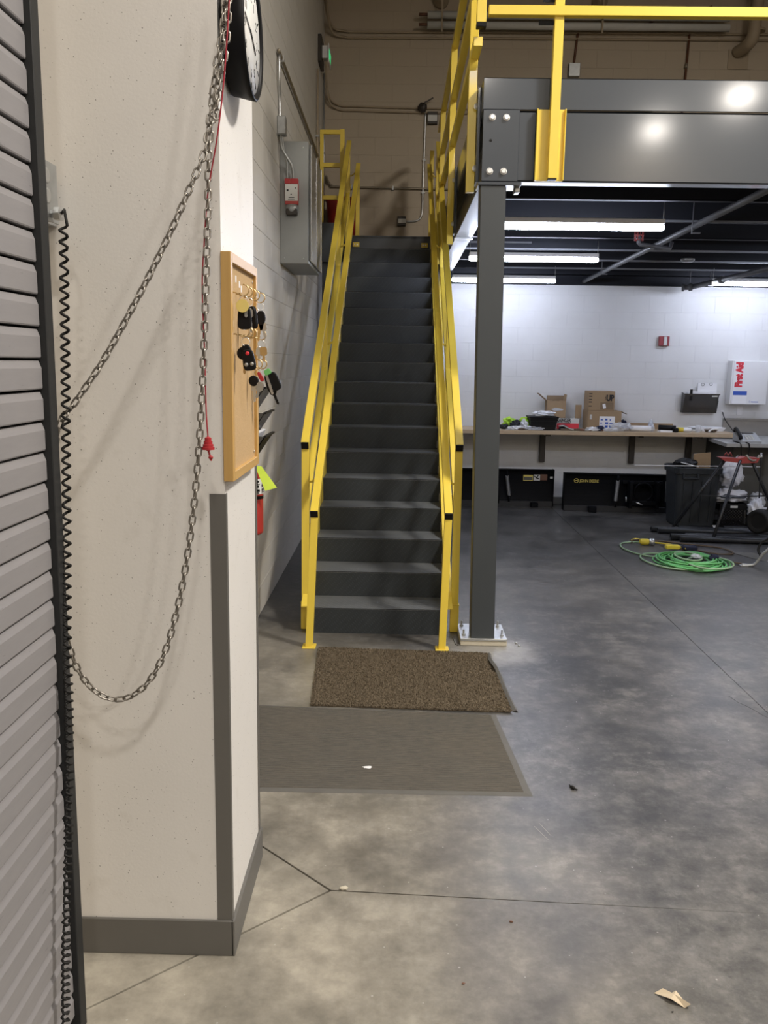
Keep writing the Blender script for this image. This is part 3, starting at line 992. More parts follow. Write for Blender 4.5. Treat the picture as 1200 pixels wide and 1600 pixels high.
def tufts(Q, n, z, h, w, edge=0):
    rs = np.random.RandomState(3)
    vs, fs = [], []
    for i in range(n):
        if i < edge:
            t = rs.rand()
            u, v = [(t, rs.uniform(-.008, .006)), (t, 1 + rs.uniform(-.006, .006)), (rs.uniform(-.005, .005), t), (1 + rs.uniform(-.005, .005), t)][i % 4]
        else: u, v = rs.rand(), rs.rand()
        p = bil(Q, u, v)
        a = rs.rand() * 6.28
        lean = rs.uniform(-.006, .006, 2)
        hh = h * rs.uniform(.6, 1.3)
        dx, dy = math.cos(a) * w, math.sin(a) * w
        k = len(vs)
        vs += [(p.x - dx, p.y - dy, z), (p.x + dx, p.y + dy, z), (p.x + lean[0] + dx * .6, p.y + lean[1] + dy * .6, z + hh), (p.x + lean[0] - dx * .6, p.y + lean[1] - dy * .6, z + hh)]
        fs.append((k, k + 1, k + 2, k + 3))
    me = bpy.data.meshes.new('pile')
    me.from_pydata(vs, [], fs)
    me.materials.append(M['coir2'])
    return me
pile = obj('pile', tufts(Q, 42000, .006, .008, .0022, 5000), None, bmat)
pile['kind'] = 'stuff'
# curled-up strip of backing along the right edge
bm = bmesh.new()
path = spline([(.590, 5.19, .004), (.585, 5.05, .018), (.60, 4.86, .034), (.612, 4.80, .012), (.618, 4.55, .008), (.636, 4.28, .004)], 6)
L_ = [bm.verts.new(p + Vector((-.012, 0, -.003))) for p in path]
M_ = [bm.verts.new(p + Vector((.004, 0, .006))) for p in path]
R_ = [bm.verts.new(Vector((p.x + .016, p.y, .001))) for p in path]
for i in range(len(path) - 1):
    bm.faces.new((L_[i], M_[i], M_[i + 1], L_[i + 1]))
    bm.faces.new((M_[i], R_[i], R_[i + 1], M_[i + 1]))
obj('curled_edge', bm, 'matedge', bmat, 'curled grey rubber edge')

gm = thing('door_mat', 'large dark grey ribbed mat lying flat between the pier and the brown mat', 'mat', (-.1, 3.8, 0))
GQ = [(-.86, 3.375), (.592, 3.384), (.531, 4.235), (-.86, 4.312)]
bm = bmesh.new()
GI = [(-.86, 3.405), (.556, 3.413), (.501, 4.225), (-.86, 4.29)]
n = 46
rows = []
for j in range(n * 4 + 1):
    v = j / (n * 4)
    h = (.0045, .0088, .0088, .0045)[j % 4]
    a, b = bil(GI, 0, v), bil(GI, 1, v)
    rows.append([bm.verts.new((a.x + (b.x - a.x) * t, a.y + (b.y - a.y) * t, h)) for t in (0, .5, 1)])
for A, B in zip(rows, rows[1:]):
    for i in range(2): bm.faces.new((A[i], A[i + 1], B[i + 1], B[i]))
rb = obj('ribbed_pile', bm, 'ribmat', gm)
bm = bmesh.new()
o_ = [bm.verts.new((x, y, .0005)) for x, y in GQ]
i1 = [bm.verts.new((x, y, .007)) for x, y in GI]
i0 = [bm.verts.new((x, y, .0045)) for x, y in [(-.86, 3.398), (.566, 3.402), (.510, 4.228), (-.86, 4.30)]]
for k in range(4):
    kk = (k + 1) % 4
    bm.faces.new((o_[k], o_[kk], i0[kk], i0[k]))
    bm.faces.new((i0[k], i0[kk], i1[kk], i1[k]))
bm.faces.new(i1)
bmesh.ops.recalc_face_normals(bm, faces=bm.faces)
for v in i1: v.co.z = .0048
obj('rubber_border', bm, 'matedge', gm)
single('lint', crumple((-.105, 3.60, .010), (.022, .012, .004), 3, .5, 2), 'paper', 'pale tuft of lint lying on the grey ribbed mat', 'debris')

def chip(pts, z, m, label, lift=.012):
    bm = bmesh.new()
    n = len(pts)
    top = [bm.verts.new((x, y, z + .001 + (lift if i % 2 else 0))) for i, (x, y) in enumerate(pts)]
    bot = [bm.verts.new((x, y, z + (lift if i % 2 else 0))) for i, (x, y) in enumerate(pts)]
    c1 = bm.verts.new((sum(p[0] for p in pts) / n, sum(p[1] for p in pts) / n, z + lift * 1.4))
    c2 = bm.verts.new(c1.co - Vector((0, 0, .001)))
    for i in range(n):
        bm.faces.new((top[i], top[(i + 1) % n], c1))
        bm.faces.new((bot[(i + 1) % n], bot[i], c2))
        bm.faces.new((top[i], bot[i], bot[(i + 1) % n], top[(i + 1) % n]))
    single('scrap', bm, m, label, 'debris')
chip([(.765, 2.243), (.79, 2.246), (.80, 2.235), (.825, 2.238), (.845, 2.205), (.85, 2.185), (.835, 2.187), (.80, 2.205)], .0, 'chip', 'curled cream cardboard scrap on the bare concrete near the lower right corner', .014)
bm = BM(tube, spline([(.763, 3.49, .005), (.767, 3.468, .007), (.776, 3.452, .007), (.789, 3.445, .004)], 5), [.002] * 5 + [.007] * 6 + [.003] * 5, 6)
single('bark_scrap', bm, 'rubber', 'small curved black scrap on the concrete right of the mats', 'debris')
for x, y, s_, m, lab in ((.395, 2.552, .008, 'copper', 'tiny reddish brown crumb on the concrete below the floor joint'), (.22, 2.262, .007, 'copper', 'tiny reddish crumb near the bottom of the picture, left of the scrap'),
                       (-.155, 2.705, .02, 'grout', 'chipped sliver of pale mortar where the floor joints meet'), (.795, 2.17, .004, 'rubber', 'tiny black crumb just in front of the curled cream scrap')):
    single('crumb', crumple((x, y, s_ * .3), (s_, s_ * .6, s_ * .45), int(x * 100), .4, 1, base=.0), m, lab, 'debris')
for i, (x, y) in enumerate(((.79, 5.40), (.80, 5.35), (.735, 5.47))):
    single('bolt_head', BM(lathe, [(.008, 0), (.008, .008), (.004, .012)], (x, y, 0), (0, 0, 1), 8), 'galv', ('small loose bolt on the floor right of the column plate, nearest of three', 'small loose nut closest to the camera beside the column plate', 'small loose bolt touching the dust beside the column plate')[i], 'bolt')
# ragged strip of rubber beside the plate
single('rubber_scrap', BM(prism, [(.385, 5.50), (.425, 5.55), (.43, 5.36), (.41, 5.33), (.395, 5.36)], 'xy', .001, .006), 'matedge', 'ragged grey rubber scrap between the right railing post and the column plate', 'debris')

# ================================================================== HOIST CHAIN
def link_mesh(pitch=.0222, r=.0025, wid=.0072):
    bm = bmesh.new()
    h = pitch / 2 + r * .9 - wid + .0
    pts = []
    for k in range(7):
        a = -PI / 2 + PI * k / 6
        pts.append((wid * math.sin(a) * 1.0, 0, h + wid * math.cos(a)))
    for k in range(7):
        a = PI / 2 + PI * k / 6
        pts.append((wid * math.sin(a), 0, -h + wid * math.cos(a)))
    tube(bm, pts, r, 6, closed=True)
    return mesh_from(bm, 'link', 'chain')
LM = link_mesh()
PITCHL = .0222
def to3(px, py, y):
    # point on the vertical plane at depth y seen along this direction of the photograph
    d = r2 * ((px - 600) / F) + u2 * (-(py - 800) / F) + fw
    return Vector((0, 0, CZ)) + d * (y / d.y)
chain = thing('hoist_chain', 'long steel hand chain looping down in front of the pale pier', 'chain', (-.42, 2.2, 2.6))
def lay_chain(path):
    path = spline(path, 24)
    s = 0
    k = 0
    target = 0
    for a, b in zip(path, path[1:]):
        seg = (b - a).length
        while target <= s + seg:
            t = (target - s) / seg
            p = a.lerp(b, t)
            d = (b - a).normalized()
            q = d.to_track_quat('Z', 'Y').to_matrix().to_4x4()
            q = q @ Matrix.Rotation((PI / 2 if k % 2 else 0) + .5, 4, 'Z')
            piece('link', LM, chain, p, q)
            target += PITCHL
            k += 1
        s += seg
def P2(px, py, y=2.2): return to3(px, py, y)
lay_chain([P2(352, -40, 2.22), P2(349, 40, 2.21), P2(337, 110, 2.2), P2(329, 175, 2.2), P2(320, 235, 2.18), P2(294, 300, 2.16), P2(258, 380, 2.15), P2(210, 475, 2.14),
           P2(160, 565, 2.13), P2(118, 628, 2.12), P2(92, 668, 2.11), P2(80, 760, 2.13), P2(92, 930, 2.14), P2(112, 1022, 2.15), P2(135, 1066, 2.17), P2(165, 1089, 2.18), P2(196, 1091, 2.19),
           P2(228, 1070, 2.19), P2(255, 1025, 2.19), P2(275, 960, 2.19), P2(291, 880, 2.19), P2(303, 790, 2.19), P2(312, 680, 2.19), P2(318, 560, 2.19), P2(322, 440, 2.19), P2(325, 320, 2.19), P2(327, 225, 2.19),
           P2(338, 150, 2.19), P2(347, 70, 2.2), P2(355, -40, 2.21)])
lay_chain([P2(358, -20, 2.2), P2(354, 60, 2.19), P2(344, 130, 2.18), P2(337, 190, 2.17)])
# red pull cord
pc = thing('pull_cord', 'thin dark red release cord ending in a bright red stepped handle', 'cord', P2(324, 700, 2.2))
cy = 2.195
obj('cord', BM(tube, spline([P2(360, -30, cy - .03), P2(351, 110, cy - .03), P2(340, 210, cy - .03), P2(325, 300, cy), P2(319, 380, cy), P2(316, 450, cy), P2(320, 560, cy), P2(322, 640, cy), P2(325, 684, cy)], 8), .0019, 6), 'cord', pc)
hc = P2(325, 684, cy)
obj('handle', BM(lathe, [(.002, .003), (.0085, 0), (.0085, -.008), (.011, -.0085), (.011, -.016), (.0135, -.0165), (.0135, -.023), (.016, -.0235), (.016, -.030), (.006, -.031), (.003, -.034)], hc, (0, 0, 1), 20, False), 'red', pc)
kn = obj('knot', BM(tube, spline([hc + Vector((0, 0, -.03)), hc + Vector((.003, 0, -.042)), hc + Vector((.007, 0, -.052)), hc + Vector((.006, 0, -.058))], 5), .0028, 8), 'red', pc)
obj('knot_ball', crumple(hc + Vector((.006, 0, -.050)), (.0065, .0055, .0055), 2, .25, 2, flat=False), 'red', kn)

# coiled cable and its box
jb = thing('junction_box', 'galvanised steel junction box fixed behind the door guide', 'electrical box', (-.865, 2.2, 2.17))
obj('body', boxes((-.928, -.858, 2.10, 2.245, 2.105, 2.235), bev=.003), 'jbox', jb)
obj('side_plate', boxes((-.857, -.853, 2.095, 2.25, 2.10, 2.24), bev=.001), 'jbox', jb)
for z in (2.205, 2.158): obj('knockout', BM(lathe, [(.018, 0), (.018, .0015), (.014, .002)], (-.853, 2.185, z), (1, 0, 0), 18), 'galv', jb)
obj('bracket', boxes((-.928, -.90, 2.245, 2.36, 2.11, 2.22), bev=.001), 'jbox', jb)
gl = obj('cable_gland', BM(lathe, [(.010, 0), (.010, .012), (.017, .013), (.017, .028), (.010, .030)], (-.853, 2.20, 2.118), (1, -.15, 0), 6, False), 'galv', jb)
cc = thing('coiled_cable', 'black coiled cable hanging from the junction box beside the door guide', 'cable', (-.80, 2.13, 2.1))
axis = spline([P2(99, 352, 2.13), P2(102, 560, 2.12), P2(104, 800, 2.09), P2(105, 1000, 2.05), P2(108, 1130, 2.02), P2(107, 1300, 1.97), P2(103, 1480, 1.93), P2(102, 1720, 1.90)], 60)
bm = bmesh.new()
pts = [Vector((-.826, 2.195, 2.118)), Vector((-.812, 2.18, 2.125)), Vector((-.802, 2.155, 2.115))]
L_tot = 0
ph = 0
pitch = .0272
R = .0088
last = axis[0]
for a, b in zip(axis, axis[1:]):
    seg = (b - a).length
    st_ = max(1, int(seg / (pitch / 10)))
    for i in range(st_):
        t = i / st_
        p = a.lerp(b, t)
        zz2 = max(0., min(1., (1.25 - p.z) / .4))
        pt = pitch * (1 - .30 * zz2)
        ph += 2 * PI * (seg / st_) / pt
        pts.append(p + Vector((math.cos(ph) * R, math.sin(ph) * R, 0)))
tube(bm, pts, .0036, 6)
obj('coil', bm, 'rubber', cc)

# ================================================================== WALL CLOCK
ck = thing('wall_clock', 'round wall clock with thick black rim high on the side of the pier', 'clock', (-.47, 2.52, 2.63))
cc_ = (-.472, 2.515, 2.635)
obj('rim', BM(lathe, [(.125, 0), (.150, .006), (.160, .05), (.163, .066), (.158, .07), (.148, .066), (.146, .06), (.02, .059)], cc_, (1, 0, 0), 64), 'black', ck)
obj('face', BM(lathe, [(.146, .0595), (.146, .061), (.001, .061)], cc_, (1, 0, 0), 48), 'face', ck)
bm = bmesh.new()
for k in range(12):
    a = 2 * PI * k / 12
    d = Vector((0, math.sin(a), math.cos(a)))
    c = Vector(cc_) + Vector((.0615, 0, 0))
    obj('hour_mark', BM(bar, c + d * .120, c + d * .136, .005, .001, (1, 0, 0)), 'black', ck)
for nm, ang, ln, w in (('hour_hand', 2.0, .07, .007), ('minute_hand', 4.9, .105, .005)):
    d = Vector((0, math.sin(ang), math.cos(ang)))
    c = Vector(cc_) + Vector((.063, 0, 0))
    obj(nm, BM(bar, c - d * .015, c + d * ln, w, .001, (1, 0, 0)), 'black', ck)
c = Vector(cc_) + Vector((.0612, 0, 0))
for k in range(12):
    a = 2 * PI * k / 12
    q = c + Vector((0, math.sin(a), math.cos(a))) * .095
    obj('numeral', text_bm(str(12 if k == 0 else k), .032, (q.x, q.y, q.z - .011), (0, 1, 0), (0, 0, 1), extrude=.0003, align='CENTER'), 'black', ck)

# ================================================================== KEY BOARD
XF = -.444
kb = thing('key_board', 'oak framed cork board with brass hooks on the side of the pier', 'cork board', (-.47, 2.56, 1.75))
ya, yb, za, zb = 2.352, 2.79, 1.446, 2.055
fwid = .026
obj('frame_stile', boxes((-.4715, XF, ya, ya + fwid, za, zb), bev=.0015), 'oak', kb)
obj('frame_stile', boxes((-.4715, XF, yb - fwid, yb, za, zb), bev=.0015), 'oak', kb)
obj('frame_rail', boxes((-.4715, XF, ya + fwid, yb - fwid, zb - fwid, zb), bev=.001), 'oakh', kb)
obj('frame_rail', boxes((-.4715, XF, ya + fwid, yb - fwid, za, za + fwid), bev=.001), 'oakh', kb)
obj('panel', boxes((-.468, XF - .010, ya + fwid, yb - fwid, za + fwid, zb - fwid)), 'cork', kb)
XC = XF - .010
for y, z in ((2.39, 2.015), (2.75, 2.01), (2.39, 1.49), (2.75, 1.49)):
    obj('screw', BM(lathe, [(.004, 0), (.005, .002), (.003, .003)], (XC, y, z), (1, 0, 0), 10), 'zinc', kb)
def hook(y, z):
    c = (XC, y, z)
    pts = [(XC, y, z), (XC + .012, y, z - .001), (XC + .020, y, z - .004)]
    cx, cz, rr = XC + .032, z + .006, .0145
    for k in range(12):
        a = math.radians(215 + k * 22)
        pts.append((cx + rr * math.cos(a), y, cz + rr * math.sin(a)))
    obj('hook', BM(tube, pts, .0020, 6), 'brass', kb)
HY = [2.415, 2.475, 2.535, 2.60, 2.70]
for y in HY: hook(y, 1.955)
for y in (2.415, 2.475, 2.535, 2.72): hook(y, 1.845)
for y in (2.64, 2.73): hook(y, 1.757)
for y, z in ((2.41, 1.995), (2.475, 1.995), (2.53, 1.985), (2.56, 1.975), (2.42, 1.872), (2.60, 1.87), (2.62, 1.80)):
    obj('sticker', boxes((XC, XC + .0006, y - .008, y + .008, z - .009, z + .009)), 'paper', kb)

def ringm(c, r, tilt=0, wire=.0011):
    bm = bmesh.new()
    c = Vector(c)
    d1 = Vector((math.cos(tilt), math.sin(tilt), 0))
    tube(bm, [c + d1 * r * math.cos(k * PI / 9) + Vector((0, 0, 1)) * r * math.sin(k * PI / 9) for k in range(18)], wire, 5, closed=True)
    return bm
def fob(c, w, h, t, ang=0, lean=0, round_=False):
    # rounded fob body facing the camera, hanging below c
    bm = bmesh.new()
    pr = []
    n = 28
    for k in range(n):
        a = 2 * PI * k / n
        e = .55 if not round_ else 1.
        ca, sa = math.cos(a), math.sin(a)
        x = math.copysign(abs(ca) ** e, ca) * w / 2
        z = math.copysign(abs(sa) ** e, sa) * h / 2
        if not round_: x *= 1 - .10 * (z / (h / 2))
        pr.append((x, z))
    prism(bm, pr, 'xz', -t / 2, t / 2)
    es = [e for e in bm.edges if abs(e.verts[0].co.y - e.verts[1].co.y) < 1e-6]
    bmesh.ops.bevel(bm, geom=es, offset=min(t * .3, .003), segments=2, affect='EDGES', profile=.5)
    mt = Matrix.Translation(c) @ Matrix.Rotation(ang, 4, 'Z') @ Matrix.Rotation(lean, 4, 'Y') @ Matrix.Translation((0, 0, -h / 2))
    bm.transform(mt)
    for f in bm.faces: f.smooth = False
    return bm, mt
def blade(c, ln, ang=0, lean=0, hw=.011):
    bm = bmesh.new()
    prism(bm, [(-hw, 0), (-hw, -.016), (-.004, -.022), (-.004, -ln), (0, -ln - .004), (.004, -ln), (.0032, -ln + .006), (.0045, -ln + .01), (.003, -ln + .014), (.0045, -ln + .02), (.004, -.022), (hw, -.016), (hw, 0), (hw * .6, .006), (-hw * .6, .006)], 'xz', -.001, .001)
    bm.transform(Matrix.Translation(c) @ Matrix.Rotation(ang, 4, 'Z') @ Matrix.Rotation(lean, 4, 'Y') @ Matrix.Translation((0, 0, -.002)))
    return bm
def keyset(label, y, z, parts):
    c = Vector((XC + .032, y, z - .0095))
    t = thing('key_set', label, 'keys', c + Vector((0, 0, -.02)), 'keys on the cork board')
    obj('ring', ringm(c + Vector((0, 0, -.011)), .0115, .3), 'zinc', t)
    b = c + Vector((0, 0, -.022))
    for p in parts: p(t, b)
    return t
def a_fob(w, h, t=.012, dx=0, dz=0, dy=0, ang=0, lean=0, m='black', rnd=False, buttons=0):
    def f(t_, b):
        bm, mt = fob(b + Vector((dx, dy, dz)), w, h, t, ang, lean, rnd)
        o = obj('fob', bm, m, t_)
        for i in range(buttons):
            bb = bmesh.new()
            px = (0, -.008, .008)[i % 3]
            pz = (.018, -.012, -.012)[i % 3]
            lathe(bb, [(.0055, 0), (.005, .0015), (.001, .0018)], (px, -t / 2, pz), (0, -1, 0), 12)
            bb.transform(mt)
            obj('button', bb, 'redink' if i == 0 else 'jbox', o)
    return f
def a_tag(r, dx=0, dz=0, dy=-.01, m='tagc', ang=0):
    def f(t_, b):
        bm = bmesh.new()
        lathe(bm, [(r, 0), (r, .0018)], (0, 0, -r), (0, -1, 0), 28, False)
        bm.transform(Matrix.Translation(b + Vector((dx, dy, dz))) @ Matrix.Rotation(ang, 4, 'Z'))
        obj('tag', bm, m, t_, 'round yellow tag' if m == 'tagc' else None)
    return f
def a_key(ln=.04, dx=0, dz=0, dy=0, ang=0, lean=0, m='galv', hw=.011):
    def f(t_, b): obj('key', blade(b + Vector((dx, dy, dz)), ln, ang, lean, hw), m, t_)
    return f
keyset('black car key fob behind a round yellow tag on the top left hook', 2.415, 1.955, [a_fob(.037, .062, dz=-.005, dx=.002), a_tag(.0175, dz=.012, dy=-.02, dx=.0), a_key(.03, dx=.008, dz=.0, dy=-.012, m='jbox', hw=.003)])
keyset('black key fob with steel blade on the second hook of the top row', 2.50, 1.955, [a_fob(.026, .062, dx=.008, ang=-.5, lean=-.1), a_key(.058, dx=.0, dz=-.01, dy=-.01, lean=-.15), a_tag(.015, dx=-.006, dy=.006, ang=-.6)])
keyset('small oval black fob with a brass coloured key on the rightmost top hook', 2.70, 1.955, [a_fob(.028, .044, dx=.002, rnd=True), a_key(.05, dz=-.036, dx=-.001, m='brass', lean=.1), a_key(.04, dz=-.038, dx=.006, lean=-.2)])
keyset('two bare steel keys on the right hook of the second row', 2.72, 1.845, [a_key(.034, dx=-.006, dz=-.004, lean=.08, m='galv'), a_key(.036, dx=.006, dz=-.002, dy=-.004, lean=-.06, m='brass')])
keyset('black remote fob with three buttons and a round black tag, second row left', 2.44, 1.845, [a_fob(.036, .036, dx=-.008, dz=-.003, dy=.008, rnd=True), a_fob(.034, .058, .014, dx=.005, dz=-.010, dy=-.008, lean=-.15, buttons=3), a_fob(.026, .026, dx=.0, dz=.004, rnd=True, dy=.004), a_key(.06, dx=-.006, dz=-.012, dy=.01, m='brass')])
keyset('bunch of black fobs with a red clip on the bottom row of hooks', 2.64, 1.757, [a_fob(.03, .032, dx=-.012, dz=.004, rnd=True), a_fob(.012, .030, .005, dx=.003, dz=.014, dy=-.01, lean=-.5, m='red'), a_key(.05, dx=-.010, dz=-.02), a_key(.04, dx=.010, dz=-.02, dy=-.005, lean=.3, m='jbox')])
keyset('dark green black fob with a green tag at the right of the bottom hooks', 2.73, 1.757, [a_fob(.044, .060, dx=.022, dz=.012, lean=-.35, dy=-.005), a_fob(.022, .018, .003, dx=.014, dz=.022, lean=-.5, m='green', dy=-.014), a_key(.065, dx=.012, dz=.012, lean=-.32, dy=-.014, hw=.004), a_key(.05, dx=.028, dz=-.035, lean=-.4, m='black')])

# ================================================================== LEFT WALL THINGS
# file rack
fr = thing('wall_file_rack', 'black three-tier wall file rack beyond the cork board', 'file rack', (-.94, 5.2, 1.15))
obj('back', boxes((-.949, -.942, 5.20, 5.55, 1.14, 1.70)), 'black', fr)
for i, z in enumerate((1.16, 1.30, 1.45)):
    bm = bmesh.new()
    prism(bm, [(-.942, z), (-.90, z), (-.788 - .0 * i, z + .165), (-.794, z + .168), (-.904, z + .006), (-.942, z + .006)], 'xz', 5.20, 5.55)
    p = obj('pocket', bm, 'black' if i == 0 else 'smoke', fr)
    obj('pocket_side', BM(prism, [(-.942, z), (-.90, z), (-.79, z + .165), (-.942, z + .165)], 'xz', 5.20, 5.206), 'smoke', p)
    obj('pocket_lip', boxes((-.80, -.782, 5.195, 5.555, z + .16, z + .17)), 'black', p)
obj('papers', BM(prism, [(-.935, 1.17), (-.92, 1.17), (-.83, 1.345), (-.85, 1.35)], 'xz', 5.22, 5.51), 'paper', fr, 'white papers in the lowest pocket')
# extinguisher
ex = thing('fire_extinguisher', 'red fire extinguisher on the block wall below the file rack', 'fire extinguisher', (-.868, 5.18, .735))
ec = (-.868, 5.18, 0)
obj('cylinder', BM(lathe, [(.05, .735), (.064, .745), (.066, .76), (.066, 1.07), (.060, 1.11), (.04, 1.145), (.02, 1.16), (.02, 1.18)], ec, (0, 0, 1), 32), 'redsteel', ex)
obj('label', BM(lathe, [(.0665, .985), (.0668, .986), (.0668, 1.078), (.0665, 1.079)], ec, (0, 0, 1), 32), 'paper', ex, 'white instruction label')
bm = bmesh.new()
for k, (z, hgt) in enumerate(((1.06, .01), (1.045, .006), (1.03, .012), (1.005, .014), (.995, .006))):
    box(bm, -.86 + .01 * (k % 2), -.815 + .004 * (k % 2), 5.11 - .002, 5.1125, z, z + hgt)
    box(bm, -.8025, -.801, 5.15, 5.19, z, z + hgt)
obj('printing', bm, 'whiteink', ex)
obj('strap', BM(lathe, [(.0675, .955), (.0675, .975)], ec, (0, 0, 1), 32, False), 'black', ex)
obj('wall_bracket', boxes((-.949, -.93, 5.15, 5.21, .80, 1.12)), 'black', ex)
bm = bmesh.new()
prism(bm, [(4.955, .882), (4.965, .90), (4.985, .875), (4.985, .868)], 'yz', -.825, -.8245)
obj('valve', boxes((-.89, -.845, 5.15, 5.21, 1.18, 1.215), bev=.003), 'black', ex)
obj('lever', BM(bar, (-.868, 5.22, 1.215), (-.868, 5.09, 1.25), .02, .006), 'black', ex)
obj('hose', BM(tube, spline([(-.868, 5.15, 1.20), (-.84, 5.11, 1.15), (-.83, 5.105, 1.05), (-.845, 5.108, .92)], 8), .009, 8), 'rubber', ex)
single('inspection_tag', BM(prism, [(-.835, 1.165), (-.795, 1.16), (-.705, 1.035), (-.775, 1.015)], 'xz', 5.085, 5.0865), 'tagy', 'bright yellow-green inspection tag hanging from the red extinguisher', 'tag')

# electrical cabinet
cb = thing('electrical_cabinet', 'tall grey steel cabinet high on the left wall', 'cabinet', (-.84, 7.6, 2.53))
obj('body', boxes((XL + .001, -.725, 7.11, 8.05, 2.535, 3.45), bev=.004), 'cabinet', cb)
obj('door', boxes((-.722, -.708, 7.14, 7.58, 2.56, 3.425), bev=.003), 'stainless', cb)
obj('door', boxes((-.722, -.708, 7.60, 8.03, 2.56, 3.425), bev=.003), 'stainless', cb)
obj('door_edge', boxes((-.708, -.70, 7.13, 7.15, 2.55, 3.43), (-.708, -.70, 7.575, 7.605, 2.55, 3.43), (-.708, -.70, 8.02, 8.04, 2.55, 3.43), bev=.002), 'shiny', cb)
for x, z in ((-.915, 2.575), (-.765, 2.575), (-.765, 3.405), (-.915, 3.405)):
    obj('rivet', BM(lathe, [(.006, 0), (.004, .003)], (x, 7.11, z), (0, -1, 0), 8), 'galv', cb)
al = thing('alarm_switch', 'red and white alarm relay switch on the side of the grey cabinet', 'switch', (-.85, 7.09, 2.9))
obj('housing', boxes((-.905, -.800, 7.065, 7.11, 3.08, 3.165), (-.905, -.800, 7.065, 7.11, 2.975, 3.08), bev=.004), 'redsteel', al)
obj('face_plate', boxes((-.902, -.803, 7.058, 7.066, 3.0, 3.125), bev=.002), 'papers', al)
obj('top_block', boxes((-.905, -.865, 7.058, 7.07, 3.128, 3.165), (-.855, -.800, 7.058, 7.07, 3.128, 3.165)), 'red', al)
bm = bmesh.new()
box(bm, -.89, -.875, 7.0575, 7.0585, 3.07, 3.085)
box(bm, -.86, -.85, 7.0575, 7.0585, 3.045, 3.052)
box(bm, -.875, -.83, 7.0575, 7.0585, 3.022, 3.027)
box(bm, -.825, -.818, 7.0575, 7.0585, 3.09, 3.10)
box(bm, -.88, -.83, 7.0575, 7.0585, 3.010, 3.013)
obj('printing', bm, 'whiteink', al)
lk = obj('lock_body', BM(lathe, [(.05, 0), (.05, .03), (.03, .035), (.012, .05)], (-.852, 7.10, 2.945), (0, -1, 0), 20), 'jbox', al)
obj('lock_base', boxes((-.895, -.81, 7.06, 7.11, 2.895, 2.945), bev=.006), 'darkbox', al)
jb2 = thing('junction_box', 'small grey junction box at the top left of the wall cabinet', 'electrical box', (-.92, 7.0, 3.46))
obj('body', boxes((XL, -.885, 6.97, 7.05, 3.465, 3.60), bev=.004), 'jbox', jb2)
obj('cover', boxes((-.945, -.89, 6.962, 6.97, 3.47, 3.595), bev=.001), 'jbox', jb2)
t = thing('flexible_conduit', 'pair of grey flexible conduits from junction box to the red switch', 'conduit', (-.9, 7.0, 3.4))
obj('conduit', BM(tube, spline([(-.925, 7.0, 3.47), (-.92, 7.02, 3.38), (-.88, 7.04, 3.31), (-.845, 7.06, 3.25), (-.838, 7.075, 3.165)], 8), .011, 8), 'jbox', t)
obj('conduit', BM(tube, spline([(-.915, 7.01, 3.47), (-.905, 7.03, 3.36), (-.885, 7.05, 3.28), (-.885, 7.07, 3.165)], 8), .009, 8), 'jbox', t)
t = thing('wall_conduit', 'steel conduit rising from the junction box then running back along the left wall', 'conduit', (-.93, 7.0, 3.6))
obj('riser', BM(tube, spline([(-.935, 7.02, 3.6), (-.935, 7.02, 3.74), (-.93, 6.97, 3.85), (-.93, 6.97, 4.0), (-.93, 7.0, 4.04)], 8), .011, 8), 'galv', t)
obj('run', BM(tube, spline([(-.93, 7.0, 4.04), (-.93, 7.05, 4.045), (-.93, 8.4, 4.03), (-.93, 9.9, 4.01), (-.93, 11.05, 3.96), (-.90, 11.17, 3.92)], 8), .014, 8), 'conduit', t)
obj('strap', boxes((XL, -.91, 7.1, 7.13, 4.025, 4.065)), 'galv', t)
# exit sign
es_ = thing('exit_sign', 'lit green exit sign seen edge-on at the far end of the left wall', 'sign', (-.93, 10.5, 5.1))
obj('housing', boxes((XL, -.91, 10.32, 10.68, 5.05, 5.33), bev=.004), 'darkbox', es_)
obj('canopy', boxes((-.91, -.845, 10.44, 10.56, 5.12, 5.25)), 'white', es_)
obj('panel', boxes((-.845, -.835, 10.42, 10.70, 5.07, 5.27), bev=.002), 'white', es_)
obj('lettering', text_bm('EXIT', .125, (-.8345, 10.44, 5.125), (0, 1, 0), (0, 0, 1), extrude=.001, bold=.006), 'exitg', es_)

# conduits on the back wall
def run(name, label, pts, r, m, cat='conduit', parts=None, n=8):
    t = thing(name, label, cat, pts[0])
    obj('pipe', BM(tube, pts, r, n), m, t)
    return t
yw = YB - .02
t = thing('wall_conduit', 'pair of tan conduits bending along the top of the back wall', 'conduit', (-.5, yw, 5.63))
for k, dz in enumerate((0, -.065)):
    obj('pipe', BM(tube, spline([(-.93 + .03 * k, 10.2, 6.6), (-.93 + .03 * k, 10.9, 5.95 + dz), (-.86, 11.12, 5.70 + dz), (-.7, yw, 5.655 + dz), (-.4, yw, 5.65 + dz), (2, yw, 5.66 + dz), (7.5, yw, 5.67 + dz)], 8), .014, 8), 'tanpaint', t)
t = thing('wall_conduit', 'pair of thin conduits halfway up the back wall leading to the dark valve', 'conduit', (-.5, yw, 4.8))
for k, dz in enumerate((0, -.05)):
    obj('pipe', BM(tube, spline([(-.92, 11.0, 5.3 - dz), (-.90, 11.12, 4.95 + dz), (-.78, yw, 4.83 + dz), (-.5, yw, 4.815 + dz), (.5, yw, 4.80 + dz), (3, yw, 4.80 + dz)], 8), .011, 8), 'tanpaint', t)
t = thing('wall_conduit', 'single dark conduit low across the back wall above the stair head', 'conduit', (-.5, yw, 3.88))
obj('pipe', BM(tube, spline([(-.92, 11.1, 4.0), (-.85, yw, 3.90), (-.6, yw, 3.885), (2., yw, 3.86)], 8), .013, 8), 'conduit', t)
